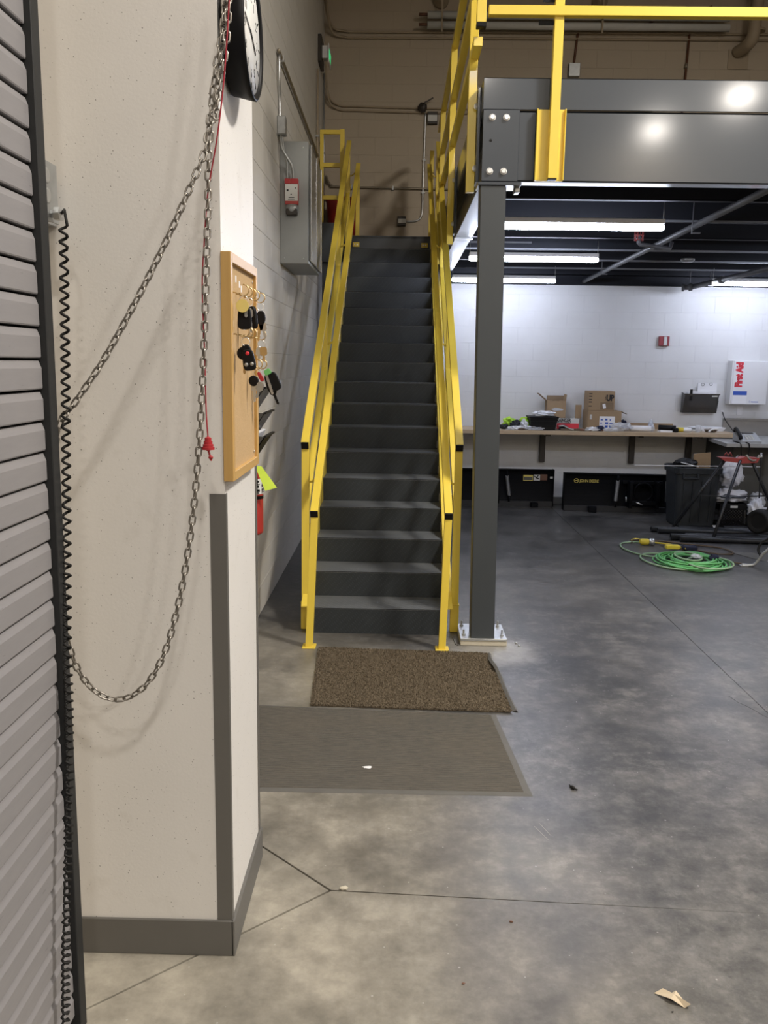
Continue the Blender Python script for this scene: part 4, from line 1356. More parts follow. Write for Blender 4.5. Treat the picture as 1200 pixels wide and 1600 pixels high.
obj('strap', boxes((-.62, -.60, yw - .015, YB, 3.86, 3.91), (-.115, -.095, yw - .015, YB, 3.855, 3.905)), 'jbox', t)
t = thing('wall_conduit', 'vertical conduit with an elbow running down to the small box above the stairs', 'conduit', (.27, yw, 3.5))
obj('pipe', BM(tube, spline([(.275, yw, 4.75), (.268, yw, 4.3), (.262, yw, 3.9), (.26, yw, 3.63), (.235, yw, 3.53), (.17, yw, 3.495), (.07, yw, 3.49)], 8), .012, 8), 'galv', t)
obj('strap', boxes((.245, .285, yw - .015, YB, 3.82, 3.84), (.25, .29, yw - .015, YB, 4.2, 4.22)), 'jbox', t)
t = thing('outlet_box', 'small dark box with a grey face low on the back wall above the stairs', 'electrical box', (.02, YB - .04, 3.44))
obj('body', boxes((-.045, .06, YB - .06, YB, 3.435, 3.545), bev=.003), 'darkbox', t)
obj('face', boxes((-.035, .06, YB - .064, YB - .06, 3.465, 3.515)), 'papers', t)
t = thing('valve_box', 'dark brown pipe valve with a lever on the back wall', 'valve', (.24, YB - .05, 4.72))
obj('body', crumple((.235, YB - .06, 4.80), (.06, .05, .065), 5, .3, 2), 'darkbox', t)
obj('lever', BM(bar, (.25, YB - .1, 4.84), (.36, YB - .1, 4.90), .02, .012), 'darkbox', t)
t = thing('alarm_horn', 'small alarm horn with dark top and pale face beside the valve', 'alarm', (.38, YB - .03, 4.66))
obj('body', boxes((.30, .42, YB - .05, YB, 4.62, 4.76), bev=.003), 'darkbox', t)
obj('face', boxes((.305, .415, YB - .054, YB - .05, 4.65, 4.72)), 'papers', t)
for y, lab in ((10.9, 'thin vertical conduit nearest the far left corner'), (10.1, 'vertical conduit on the left wall left of the exit sign drop')):
    t = thing('wall_conduit', lab, 'conduit', (-.93, y, 3.4))
    obj('pipe', BM(tube, [(-.93, y, 3.3), (-.93, y, 4.9 if y < 10.5 else 5.1)], .011, 8), 'galv' if y > 10.5 else 'tanpaint', t)
    obj('strap', boxes((XL, -.914, y - .02, y + .02, 4.2, 4.22)), 'jbox', t)
# stacked white pipes
t = thing('pipe_rack', 'two white capped pipes stacked high on the back wall', 'pipes', (.2, 11.05, 5.6))
for z in (5.80, 5.69):
    p = obj('pipe', BM(tube, [(.27, 11.06, z), (3.8, 11.06, z)], .042, 14), 'papers', t)
    obj('nozzle', BM(tube, [(.17, 11.06, z + .005), (.27, 11.06, z + .005)], .018, 8), 'copper', p)
for x in (.43, 2.3):
    h = obj('hanger', boxes((x, x + .02, 11.0, 11.012, 5.6, 6.0), (x, x + .02, 11.0, 11.2, 5.74, 5.75)), 'tanpaint', t)
    obj('mount', BM(lathe, [(.09, 0), (.09, .05), (.05, .07), (.05, .16)], (x, 11.2, 6.0), (0, -1, 0), 16), 'tanpaint', h)
# elbow pipe
t = thing('elbow_pipe', 'tan pipe elbow entering the back wall at upper right', 'pipe', (3.95, 11.1, 5.4))
obj('pipe', BM(tube, spline([(4.12, 11.0, 6.5), (4.06, 10.95, 5.8), (4.05, 10.95, 5.60), (4.02, 11.0, 5.50), (3.96, 11.2, 5.47)], 6), .07, 14), 'tanpaint', t)
obj('flange', BM(lathe, [(.09, 0), (.09, .03)], (4.1, 10.98, 5.62), (0, 0, 1), 16), 'tanpaint', t)
obj('wall_plate', boxes((3.86, 4.10, YB - .01, YB, 5.28, 5.5)), 'tanpaint', t)
t = thing('brown_pipe', 'short brown pipe dropping into a small box above the platform edge', 'pipe', (2.03, yw, 5.2))
obj('pipe', BM(tube, [(2.06, yw, 5.66), (2.03, yw, 5.30)], .013, 8), 'copper', t)
obj('box', boxes((1.97, 2.10, YB - .06, YB, 5.17, 5.32), bev=.003), 'jbox', t)
t = thing('brown_pipe', 'long brown vertical pipe on the back wall right of the yellow post', 'pipe', (3.38, yw, 4.0))
obj('pipe', BM(tube, [(3.38, yw, 5.66), (3.33, yw, 4.0)], .014, 8), 'copper', t)
obj('coupling', BM(tube, [(3.367, yw, 5.33), (3.363, yw, 5.28)], .02, 8), 'conduit', t)
t = thing('brown_pipe', 'dark brown bent pipe near the top of the back wall', 'pipe', (3.2, yw, 5.8))
obj('pipe', BM(tube, spline([(2.15 + .75, yw, 5.75), (2.98, yw, 5.86), (3.15, yw, 5.9), (3.45, yw, 5.9), (3.62, yw, 5.96)], 6), .02, 8), 'copper', t)
bn = thing('red_bin', 'red plastic tub on the landing behind the left railing', 'tub', (-.72, 10.8, 3.2))
obj('body', BM(lathe, [(.16, 0), (.19, .42), (.2, .46), (.205, .48), (.19, .48), (.18, .44), (.15, .02)], (-.70, 10.85, 3.2), (0, 0, 1), 24), 'redsteel', bn)
obj('rim', BM(lathe, [(.205, 0), (.215, .005), (.215, .02), (.2, .025)], (-.70, 10.85, 3.66), (0, 0, 1), 24), 'redsteel', bn)

# ================================================================== WORKBENCH
ZBN = .987
wb = thing('wall_bench', 'long pale wood worktop on dark wall brackets along the back wall', 'workbench', (2.3, 10.9, ZBN))
obj('worktop', boxes((-.3, 4.12, 10.60, YB - .02, ZBN - .048, ZBN), bev=.002), 'bench', wb)
for x in (1.86, 3.00, 3.72):
    obj('bracket', boxes((x - .035, x + .035, YB - .06, YB - .02, .545, ZBN - .048), (x - .03, x + .03, 10.75, YB - .03, ZBN - .075, ZBN - .05), bev=.002), 'darkbox', wb)
obj('bracket', boxes((.5, .56, YB - .06, YB - .02, .545, ZBN - .048)), 'darkbox', wb)
Z = ZBN + .001
def sg_(name, bm, m, label, cat, group=None): return single(name, bm, m, label, cat, group)
sg_('hi_vis_vest', crumple((1.38, 10.85, Z + .07), (.085, .09, .085), 11, .5, 3, base=Z), 'hivis', 'crumpled fluorescent yellow-green vest at the left end of the bench beside the column', 'clothing')
sg_('hi_vis_vest', crumple((1.585, 10.86, Z + .075), (.075, .08, .085), 12, .5, 3, base=Z), 'hivis', 'crumpled fluorescent yellow-green vest just left of the black tote', 'clothing')
sg_('dark_jacket', crumple((1.47, 10.78, Z + .045), (.10, .10, .065), 14, .5, 3, base=Z), 'cloth', 'dark jacket heaped between the two fluorescent vests', 'clothing')
sg_('dark_glove', crumple((1.31, 10.75, Z + .03), (.06, .07, .04), 15, .5, 2, base=Z), 'cloth', 'dark glove beside the column on the bench', 'glove')
sg_('crumpled_paper', crumple((1.55, 10.72, Z + .05), (.055, .06, .07), 16, .55, 3, base=Z), 'whitecloth', 'crumpled white cloth in front of the second fluorescent vest', 'cloth')
sg_('work_glove', crumple((1.43, 10.67, Z + .02), (.105, .05, .03), 17, .5, 3, base=Z), 'whitecloth', 'pale grey work glove on the front edge of the bench near the column', 'glove')
sg_('brown_rag', crumple((1.50, 10.645, Z + .012), (.06, .03, .02), 18, .5, 2, base=Z), 'brown', 'small brown rag at the front edge of the bench', 'rag')
sg_('plastic_bag', crumple((1.665, 10.68, Z + .022), (.13, .06, .032), 19, .5, 3, base=Z), 'film', 'clear crumpled plastic bag in front of the black tote', 'bag')
# black tote
tb = thing('black_tote', 'black plastic tote with ribbed sides on the bench', 'tote', (1.76, 10.78, Z))
bm = bmesh.new()
prism(bm, [(1.61, Z + .16), (1.63, Z), (1.92, Z), (1.95, Z + .16)], 'xz', 10.65, 10.92)
obj('body', bm, 'black', tb)
obj('rim', boxes((1.60, 1.96, 10.64, 10.93, Z + .145, Z + .165), bev=.003), 'black', tb)
obj('rib', boxes((1.62, 1.945, 10.643, 10.65, Z + .10, Z + .108)), 'black', tb)
obj('rib', boxes((1.625, 1.94, 10.643, 10.65, Z + .05, Z + .058)), 'black', tb)
sg_('white_cloth', crumple((1.80, 10.78, Z + .195), (.14, .10, .035), 20, .5, 3, base=Z + .167), 'whitecloth', 'white cloth lying on top of the black tote', 'cloth')
# open carton behind
ob = thing('open_carton', 'open brown cardboard carton standing on the white and red box', 'box', (1.95, 11.02, Z + .165))
def carton(t, x0, x1, y0, y1, z0, z1, m='cardboard', th=.005):
    obj('side', boxes((x0, x1, y0, y0 + th, z0, z1)), m, t)
    obj('side', boxes((x0, x1, y1 - th, y1, z0, z1)), m, t)
    obj('side', boxes((x0, x0 + th, y0 + th, y1 - th, z0, z1)), m, t)
    obj('side', boxes((x1 - th, x1, y0 + th, y1 - th, z0, z1)), m, t)
    obj('bottom', boxes((x0 + th, x1 - th, y0 + th, y1 - th, z0, z0 + th)), m, t)
cz = Z + .135
carton(ob, 1.865, 2.10, 10.98, 11.15, cz, cz + .21)
obj('flap', BM(bar, (1.868, 11.06, cz + .21), (1.76, 11.06, cz + .30), .17, .005, (0, 0, 1)), 'cardboard', ob)
obj('flap', BM(bar, (2.0, 11.15, cz + .21), (2.0, 11.165, cz + .27), .22, .005, (0, 1, 0)), 'cardin', ob)
obj('flap', BM(bar, (2.098, 11.06, cz + .21), (2.105, 11.06, cz + .29), .17, .004, (1, 0, 0)), 'cardboard', ob)
obj('packing', crumple((1.97, 11.06, cz + .19), (.09, .05, .025), 21, .5, 3), 'cardin', ob)
obj('tape_glare', crumple((1.99, 10.978, cz + .105), (.07, .003, .02), 22, .5, 2), 'film', ob)
gb = thing('parts_box', 'white box with a red band and black lettering behind the tote', 'box', (2.1, 10.95, Z))
obj('body', boxes((1.93, 2.25, 10.85, 11.16, Z, Z + .13), bev=.002), 'papers', gb)
obj('red_band', boxes((1.975, 2.245, 10.848, 10.85, Z + .005, Z + .075)), 'redink', gb)
obj('lettering', text_bm('GRAINGER', .062, (1.94, 10.8485, Z + .092), (1, 0, 0), (0, 0, 1), bold=.0025, sx=.68), 'whiteink', gb)
obj('lettering_line', boxes((2.0, 2.14, 10.847, 10.85, Z + .077, Z + .083)), 'whiteink', gb)
sg_('cardboard_flap', BM(bar, (2.265, 10.93, Z), (2.30, 10.93, Z + .28), .004, .075, (1, 0, 0)) if False else boxes((2.225, 2.30, 11.0, 11.006, Z + .132, Z + .30)), 'cardboard', 'upright brown cardboard flap above the right end of the white and red box', 'cardboard')
# stacked boxes
b1 = thing('cardboard_box', 'wide brown cardboard box carrying a white shipping label', 'box', (2.6, 11.0, Z))
obj('body', boxes((2.355, 2.77, 10.86, 11.16, Z, Z + .235), bev=.003), 'cardboard', b1)
obj('label', boxes((2.50, 2.69, 10.857, 10.86, Z + .01, Z + .17)), 'paper', b1, 'white shipping label')
bm = bmesh.new()
random.seed(5)
for i in range(9):
    x = 2.515 + .055 * (i % 3)
    z = Z + .03 + .045 * (i // 3)
    box(bm, x, x + random.uniform(.015, .04), 10.8555, 10.857, z, z + random.uniform(.01, .03))
obj('label_print', bm, 'blueink', b1)
obj('sticker', boxes((2.38, 2.405, 10.857, 10.86, Z + .13, Z + .19)), 'papers', b1)
obj('flap', BM(bar, (2.77, 10.95, Z + .234), (2.84, 10.95, Z + .20), .15, .004, (0, 0, 1)), 'cardin', b1)
b2 = thing('cardboard_box', 'small brown cardboard box printed UP, stacked on the wide box', 'box', (2.5, 11.0, Z + .236))
z2 = Z + .2365
obj('body', boxes((2.36, 2.68, 10.88, 11.15, z2, z2 + .24), bev=.003), 'cardboard', b2)
obj('lettering', text_bm('UP', .10, (2.575, 10.878, z2 + .125), (1, 0, 0), (0, 0, 1), bold=.005, sx=.75), 'whiteink', b2)
obj('arrow', BM(prism, [(2.557, z2 + .16), (2.563, z2 + .175), (2.569, z2 + .16), (2.565, z2 + .16), (2.565, z2 + .13), (2.561, z2 + .13), (2.561, z2 + .16)], 'xz', 10.878, 10.8795), 'whiteink', b2)
obj('label', boxes((2.505, 2.665, 10.8785, 10.88, z2 + .015, z2 + .105)), 'cardin', b2)
obj('sticker', BM(bar, (2.56, 10.877, z2 + .03), (2.548, 10.877, z2 + .085), .036, .001, (0, 1, 0)), 'paper', b2)
bm = bmesh.new()
for z in (.05, .10, .13, .17, .20):
    box(bm, 2.362, 2.40, 10.8785, 10.88, z2 + z, z2 + z + .012)
obj('printing', bm, 'whiteink', b2)
# tools
random.seed(9)
for i, (xa, ya_, xb, yb_, r, m, lab) in enumerate(((1.99, 10.66, 2.22, 10.70, .012, 'brown', 'brown handled tool lying at the front of the bench before the white and red box'),
        (2.10, 10.74, 2.30, 10.66, .009, 'jbox', 'thin steel tool crossing the brown handled one on the bench'),
        (2.22, 10.65, 2.48, 10.68, .013, 'copper', 'rusty brown bar on the bench edge before the stacked boxes'))):
    bm = BM(tube, [(xa, ya_, Z + r), ((xa + xb) / 2, (ya_ + yb_) / 2, Z + r), (xb, yb_, Z + r)], r, 8)
    box(bm, xb - .02, xb + .03, yb_ - .02, yb_ + .02, Z, Z + .025, bev=.004)
    sg_('hand_tool', bm, m, lab, 'tool')
sg_('dark_rag', crumple((2.03, 10.73, Z + .03), (.06, .05, .04), 23, .5, 2, base=Z), 'cloth', 'dark rag between the black tote and the white and red box', 'rag')
sg_('pliers', BM(tube, spline([(1.97, 10.70, Z + .05), (2.03, 10.68, Z + .055), (2.08, 10.67, Z + .03), (2.15, 10.66, Z + .012)], 6), .010, 6), 'galv', 'steel pliers lying on the dark rag', 'tool')
sg_('white_glove', crumple((2.38, 10.68, Z + .022), (.085, .045, .028), 24, .6, 3, base=Z), 'whitecloth', 'white glove on the bench in front of the wide box', 'glove')
sg_('navy_glove', crumple((2.47, 10.69, Z + .028), (.06, .05, .035), 25, .5, 3, base=Z), 'navy', 'navy blue glove beside the white glove', 'glove')
sg_('plastic_bag', crumple((2.74, 10.74, Z + .05), (.14, .09, .06), 26, .5, 3, base=Z), 'film', 'clear crumpled plastic bag right of the shipping label', 'bag')
sg_('small_bag', crumple((2.60, 10.66, Z + .02), (.09, .04, .025), 27, .5, 3, base=Z), 'film', 'small clear bag at the bench edge under the shipping label', 'bag')
sg_('knit_hat', crumple((2.80, 10.95, Z + .07), (.075, .08, .065), 28, .4, 3, base=Z), 'navy', 'dark navy cap heaped behind the clear plastic bag', 'cap')
sg_('blue_tray', BM(bar, (2.76, 10.88, Z + .045), (2.90, 10.86, Z + .025), .06, .02, bev=.004), 'blue', 'flat bright blue plastic piece in front of the navy cap', 'plastic piece')
bm = bmesh.new()
lathe(bm, [(.035, 0), (.035, .24), (.028, .24), (.028, .01)], (2.86, 10.74, Z + .036), (1, -.12, 0), 24)
sg_('paper_roll', bm, 'paper', 'white roll of paper lying on the bench', 'paper roll')
sg_('flat_cardboard', boxes((2.72, 3.50, 11.15, 11.158, Z, Z + .075)), 'cardboard', 'long flat strip of cardboard leaning on the wall behind the bench clutter', 'cardboard')
wbt = thing('water_bottle', 'small clear water bottle with a blue label on the bench', 'bottle', (3.17, 10.98, Z))
obj('bottle', BM(lathe, [(.028, 0), (.031, .01), (.031, .085), (.026, .10), (.014, .118), (.012, .13)], (3.17, 10.98, Z), (0, 0, 1), 18), 'pet', wbt)
obj('label', BM(lathe, [(.0315, .035), (.0315, .07)], (3.17, 10.98, Z), (0, 0, 1), 18, False), 'blue', wbt)
obj('cap', BM(lathe, [(.013, .13), (.013, .145)], (3.17, 10.98, Z), (0, 0, 1), 12, False), 'white', wbt)
sg_('crumpled_wrap', crumple((3.10, 10.74, Z + .04), (.05, .05, .055), 29, .5, 3, base=Z), 'film', 'crumpled clear wrap beside the paper roll', 'wrap')
sg_('paper_sheet', BM(prism, [(3.18, 10.72), (3.34, 10.66), (3.34, 10.64), (3.2, 10.65)], 'xy', Z, Z + .022), 'paper', 'folded white sheet on the front edge of the bench', 'paper')
fl = thing('caulking_gun', 'black caulking gun lying on the bench', 'tool', (3.3, 10.8, Z))
obj('body', BM(tube, [(3.22, 10.82, Z + .045), (3.42, 10.78, Z + .04)], .036, 14), 'black', fl)
obj('grip', boxes((3.37, 3.42, 10.66, 10.80, Z, Z + .05), bev=.006), 'black', fl)
tu = thing('sealant_tube', 'yellow and white sealant tube next to the caulking gun', 'tube', (3.5, 10.78, Z))
obj('body', BM(tube, [(3.47, 10.77, Z + .027), (3.60, 10.75, Z + .027)], .026, 14), 'paper', tu)
obj('band', BM(tube, [(3.44, 10.775, Z + .027), (3.51, 10.764, Z + .027)], .0268, 14), 'ylw', tu)
sg_('plastic_cup', BM(lathe, [(.026, 0), (.036, .085), (.033, .085), (.024, .004)], (3.68, 10.74, Z), (0, 0, 1), 18), 'film', 'clear plastic cup on the bench right of the sealant tube', 'cup')
bm = bmesh.new()
tube(bm, spline([(3.80, 10.70, Z + .008), (3.82, 10.70, Z + .03), (3.86, 10.71, Z + .045), (3.92, 10.72, Z + .045)], 6), [.012] * 19, 6)
sg_('curled_paper', bm, 'paper', 'curled white paper strip near the right end of the bench', 'paper')
sg_('dark_strap', crumple((3.86, 10.80, Z + .02), (.08, .06, .022), 31, .5, 3, base=Z), 'brown', 'dark brown strap under the curled white paper', 'strap')
pp = thing('paper_stack', 'stack of white papers at the right end of the bench', 'papers', (3.95, 10.95, Z))
for i in range(4): obj('sheet', boxes((3.78 - .04 * i + .02, 4.06 + .01 * i, 10.93, 11.13, Z + .012 * i, Z + .012 * i + .01)), 'paper', pp)
sg_('notepad', boxes((3.60, 3.80, 10.92, 11.06, Z, Z + .02), bev=.002), 'papers', 'flat white notepad behind the plastic cup', 'notepad')

# wall things on the back wall
fa = thing('first_aid_cabinet', 'white wall-mounted first aid cabinet with red lettering', 'first aid cabinet', (4.36, 11.13, 1.32))
fx0, fx1, fz0, fz1, fy = 4.155, 4.60, 1.322, 1.862, 11.04
obj('body', boxes((fx0, fx1, fy + .01, YB, fz0, fz1), bev=.004), 'white', fa)
obj('door', boxes((fx0 + .015, fx1, fy, fy + .01, fz0 + .004, fz1 - .004), bev=.002), 'white', fa)
obj('lettering', text_bm('First Aid', .115, (fx0 + .125, fy - .001, fz0 + .215), (0, 0, 1), (-1, 0, 0), bold=.0085, sx=.76), 'redink', fa)
obj('blue_label', boxes((fx0 + .03, fx0 + .20, fy - .0015, fy, fz0 + .115, fz0 + .165)), 'blueink', fa)
obj('notice', boxes((fx0 + .03, fx0 + .20, fy - .0012, fy, fz0 + .01, fz0 + .113)), 'paper', fa)
bm = bmesh.new()
box(bm, fx0 + .26, fx0 + .35, fy - .001, fy, fz0 + .03, fz0 + .038)
tube(bm, [(fx0 + .245 + .01 * math.cos(a * .6), fy - .0005, fz0 + .035 + .01 * math.sin(a * .6)) for a in range(2, 9)], .0015, 4)
obj('emblem', bm, 'blueink', fa)
sr = thing('fire_strobe', 'dark red fire alarm strobe with a white lens on the back wall', 'alarm', (3.32, 11.17, 2.0))
obj('body', boxes((3.26, 3.385, YB - .05, YB, 2.03, 2.15), bev=.004), 'darkred', sr)
obj('lens', boxes((3.31, 3.35, YB - .065, YB - .05, 2.035, 2.145), bev=.006), 'papers', sr)
wf = thing('wall_file', 'smoked plastic wall file holding white papers on the back wall', 'file holder', (3.8, 11.15, 1.2))
bm = bmesh.new()
prism(bm, [(11.19, 1.205), (11.12, 1.205), (11.05, 1.44), (11.055, 1.44), (11.122, 1.212), (11.19, 1.212)], 'yz', 3.60, 4.02)
obj('front', bm, 'smoke', wf)
obj('side', BM(prism, [(11.19, 1.205), (11.12, 1.205), (11.05, 1.44), (11.19, 1.46)], 'yz', 3.595, 3.60), 'smoke', wf)
obj('side', BM(prism, [(11.19, 1.205), (11.12, 1.205), (11.07, 1.36), (11.19, 1.42)], 'yz', 4.02, 4.025), 'smoke', wf)
obj('lip', boxes((3.585, 4.03, 11.045, 11.055, 1.432, 1.446)), 'smoke', wf)
obj('label', boxes((3.93, 4.0, 11.046, 11.05, 1.41, 1.425)), 'papers', wf)
obj('papers', boxes((3.65, 4.0, 11.135, 11.15, 1.22, 1.475), (3.78, 4.02, 11.152, 11.165, 1.22, 1.575)), 'paper', wf)
obj('clip', boxes((3.66, 3.69, 11.06, 11.075, 1.36, 1.50)), 'black', wf)
obj('ring_clip', ringm((3.84, 11.148, 1.56), .018, 0, .002), 'rubber', wf)
obj('ring_clip', ringm((3.94, 11.148, 1.565), .018, 0, .002), 'rubber', wf)
single('wall_outlet', boxes((4.31, 4.38, YB - .008, YB, 1.18, 1.29), bev=.002), 'white', 'small white outlet plate below the first aid cabinet', 'outlet')

# steel counter with telephone
ct = thing('steel_counter', 'grey steel counter with tall backsplash at the right edge', 'counter', (4.5, 10.6, 0))
bm = bmesh.new()
prism(bm, [(3.74, 9.93), (5.9, 9.93), (5.9, 11.18), (4.13, 11.18), (4.13, 10.95), (3.82, 10.75)], 'xy', .885, .925)
obj('counter_top', bm, 'countertop', ct)
obj('backsplash', boxes((4.14, 5.9, YB - .022, YB - .006, .925, 1.115)), 'stainless', ct)
obj('cap_strip', boxes((4.14, 5.9, YB - .05, YB - .005, 1.115, 1.14), bev=.003), 'stainless', ct)
obj('cabinet_body', boxes((3.95, 5.9, 10.25, 11.18, .06, .885)), 'greycab', ct)
obj('leg', boxes((4.30, 4.34, 9.97, 10.01, 0, .885)), 'greycab', ct)
obj('leg', boxes((5.8, 5.84, 9.97, 10.01, 0, .885)), 'greycab', ct)
obj('plinth', boxes((3.97, 5.9, 10.3, 11.18, 0, .06)), 'greycab', ct)
ph_ = thing('desk_telephone', 'grey desk telephone with a black handset on the steel counter', 'telephone', (4.0, 10.15, .926))
bm = bmesh.new()
prism(bm, [(10.0, .926), (10.24, .926), (10.24, 1.03), (10.20, 1.035), (10.0, .95)], 'yz', 3.92, 4.16)
obj('base', bm, 'phone', ph_)
bm = bmesh.new()
for i in range(3):
    for j in range(4):
        box(bm, 4.0 + i * .035, 4.022 + i * .035, 10.03 + j * .028, 10.048 + j * .028, .962 + j * .0122, .975 + j * .0122)
obj('keypad', bm, 'papers', ph_)
obj('display', BM(bar, (4.06, 10.165, 1.022), (4.06, 10.195, 1.035), .13, .006), 'darkbox', ph_)
obj('handset', BM(tube, spline([(3.93, 10.02, .97), (3.925, 10.03, 1.0), (3.93, 10.12, 1.045), (3.935, 10.21, 1.075), (3.94, 10.23, 1.04)], 6), .022, 10), 'black', ph_)
single('telephone_cord', BM(tube, spline([(3.90, 10.15, .935), (3.90, 9.97, .93), (3.90, 9.92, .90), (3.91, 9.915, .80), (3.95, 9.915, .76), (3.99, 9.915, .82), (3.99, 9.92, .92), (3.98, 9.99, .935)], 8), .007, 6), 'black', 'black telephone cord looping over the counter edge', 'cord')
single('cable', BM(tube, spline([(4.13, YB - .01, 1.215), (4.10, 11.0, 1.13), (4.05, 10.6, 1.03), (3.98, 10.25, .985)], 8), .006, 6), 'black', 'thin black cable from the wall down to the telephone', 'cable')
single('cable_socket', boxes((4.11, 4.15, YB - .012, YB, 1.20, 1.235)), 'white', 'tiny wall socket where the telephone cable begins', 'outlet')

# ================================================================== PLOW BLADES UNDER THE BENCH
def blade_unit(x0, x1, y, label, springs, rot=0.):
    t = thing('plow_blade', label, 'plow blade', ((x0 + x1) / 2, y, 0), 'black plow blades under the bench')
    n = 10
    bm = bmesh.new()
    h = .475
    prof = []
    for k in range(n + 1):
        a = k / n
        z = .03 + a * (h - .03)
        prof.append((y + .03 * (1 - (2 * a - 1) ** 2) + .02 * a, z))
    back = [(p[0] + .008, p[1]) for p in prof]
    prism(bm, prof + back[::-1], 'yz', x0, x1)
    obj('moldboard', bm, 'bladeblk', t)
    obj('top_lip', boxes((x0, x1, y - .035, y + .012, h - .012, h + .004), bev=.003), 'bladeblk', t)
    obj('cutting_edge', boxes((x0 + .01, x1 - .01, y - .02, y - .004, .0, .075), bev=.002), 'pipeblk', t)
    for xx in (x0, x1 - .008):
        obj('end_plate', BM(prism, [(y - .03, .01), (y + .09, .01), (y + .09, h), (y - .035, h)], 'yz', xx, xx + .008), 'bladeblk', t)
    for xs_ in springs:
        bm = bmesh.new()
        pts = []
        for k in range(220):
            a = k / 219
            ph = a * 2 * PI * 26
            pts.append((xs_[0] + (xs_[1] - xs_[0]) * a + .02 * math.cos(ph), y - .07 + .02 * math.sin(ph), .40 - .25 * a))
        tube(bm, pts, .0045, 5)
        s_ = obj('trip_spring', bm, 'spring', t)
        obj('spring_eye', BM(tube, [(xs_[0], y - .07, .46), (xs_[0], y - .07, .39)], .012, 8), 'bladeblk', s_)
        obj('spring_eye', BM(tube, [(xs_[1], y - .07, .16), (xs_[1], y - .07, .07)], .012, 8), 'bladeblk', s_)
    return t
p1 = blade_unit(.78, 1.985, 10.93, 'black plow blade behind the column, with warning decals', [((1.385), (1.425))] and [(1.385, 1.42)])
obj('decal', boxes((1.605, 1.725, 10.955, 10.957, .325, .40)), 'gold', p1, 'yellow green warning decal')
obj('decal_text', boxes((1.612, 1.718, 10.953, 10.9545, .335, .375)), 'greycab', p1)
obj('decal', boxes((1.735, 1.815, 10.953, 10.955, .33, .405)), 'papers', p1, 'white pictogram decal')
obj('decal_pictogram', BM(prism, [(1.74, .38), (1.77, .355), (1.80, .345), (1.805, .36), (1.78, .37), (1.80, .395), (1.785, .40), (1.765, .375), (1.745, .395)], 'xz', 10.950, 10.952), 'whiteink', p1)
obj('decal', boxes((1.818, 1.905, 10.953, 10.955, .335, .41)), 'copper', p1, 'reddish brown decal')
obj('decal', boxes((1.94 - .0, 1.975, 10.945, 10.947, .36, .385)), 'papers', p1)
obj('skid_shoe', boxes((1.70, 1.79, 10.84, 10.91, .0, .06), bev=.006), 'bladeblk', p1)
obj('hitch_frame', boxes((1.0, 1.04, 10.78, 10.93, .06, .36), (1.25, 1.29, 10.78, 10.93, .06, .36), (1.0, 1.29, 10.78, 10.82, .06, .10), bev=.004), 'bladeblk', p1)
p2 = blade_unit(2.06, 3.50, 10.62, 'black plow blade standing on the floor left of the grey bin', [(2.70, 2.685), (3.29, 3.30)])
p2.rotation_euler.z = -.05
def ring_bm(cx, y, cz, r, w): return BM(tube, [(cx + r * math.cos(k * PI / 12), y, cz + r * math.sin(k * PI / 12)) for k in range(24)], w, 6, closed=True)
yl = 10.655
obj('emblem_ring', ring_bm(2.215, yl, .375, .026, .003), 'gold', p2)
obj('emblem_deer', BM(prism, [(2.197, .37), (2.208, .38), (2.222, .378), (2.228, .388), (2.231, .381), (2.229, .374), (2.236, .366), (2.224, .369), (2.214, .371), (2.204, .362), (2.206, .371)], 'xz', yl - .003, yl), 'gold', p2)
obj('lettering', text_bm('JOHN DEERE', .046, (2.255, yl - .004, .358), (1, 0, 0), (0, 0, 1), bold=.0008, sx=.88), 'gold', p2)
obj('skid_shoe', boxes((2.36, 2.46, 10.53, 10.60, 0, .07), bev=.006), 'bladeblk', p2)
hf = obj('hitch_frame', boxes((2.82, 2.86, 10.42, 10.62, .08, .40), (3.14, 3.18, 10.42, 10.62, .08, .40), (2.82, 3.18, 10.42, 10.46, .12, .17), (2.76, 3.24, 10.55, 10.6, .36, .40), bev=.004), 'bladeblk', p2)
obj('turntable', ring_bm(3.0, 10.50, .27, .11, .012), 'bladeblk', p2)
obj('pin', BM(tube, [(2.9, 10.40, .16), (2.98, 10.40, .13)], .008, 6), 'zinc', p2)
obj('pin', BM(tube, [(2.78, 10.42, .22), (2.785, 10.42, .16)], .007, 6), 'zinc', p2)
# grey bin
gb_ = thing('waste_bin', 'tall dark grey square waste bin stuffed with cardboard', 'waste bin', (3.36, 9.85, 0))
bm = bmesh.new()
def rrect(cx, cy, w, d, r, n=4):
    out = []
    for qx, qy, a0 in ((1, 1, 0), (-1, 1, PI / 2), (-1, -1, PI), (1, -1, 3 * PI / 2)):
        for k in range(n + 1):
            a = a0 + k * PI / 2 / n
            out.append((cx + qx * (w / 2 - r) + r * math.cos(a), cy + qy * (d / 2 - r) + r * math.sin(a)))
    return out
rings = []
for z, w, d in ((0, .42, .38), (.02, .44, .40), (.60, .50, .46), (.605, .53, .49), (.67, .54, .50), (.675, .52, .48), (.60, .48, .44), (.3, .45, .41)):
    rings.append([bm.verts.new((x, y, z)) for x, y in rrect(3.36, 9.87, w, d, .07)])
for A, B in zip(rings, rings[1:]):
    m_ = len(A)
    for k in range(m_): bm.faces.new((A[k], A[(k + 1) % m_], B[(k + 1) % m_], B[k]))
bm.faces.new(rings[0][::-1]); bm.faces.new(rings[-1])
obj('body', bm, 'bin', gb_)
obj('handle', boxes((3.17, 3.19, 9.605, 9.64, .56, .62), (3.33, 3.35, 9.605, 9.64, .56, .62), (3.17, 3.35, 9.60, 9.62, .55, .57), bev=.005), 'bin', gb_)
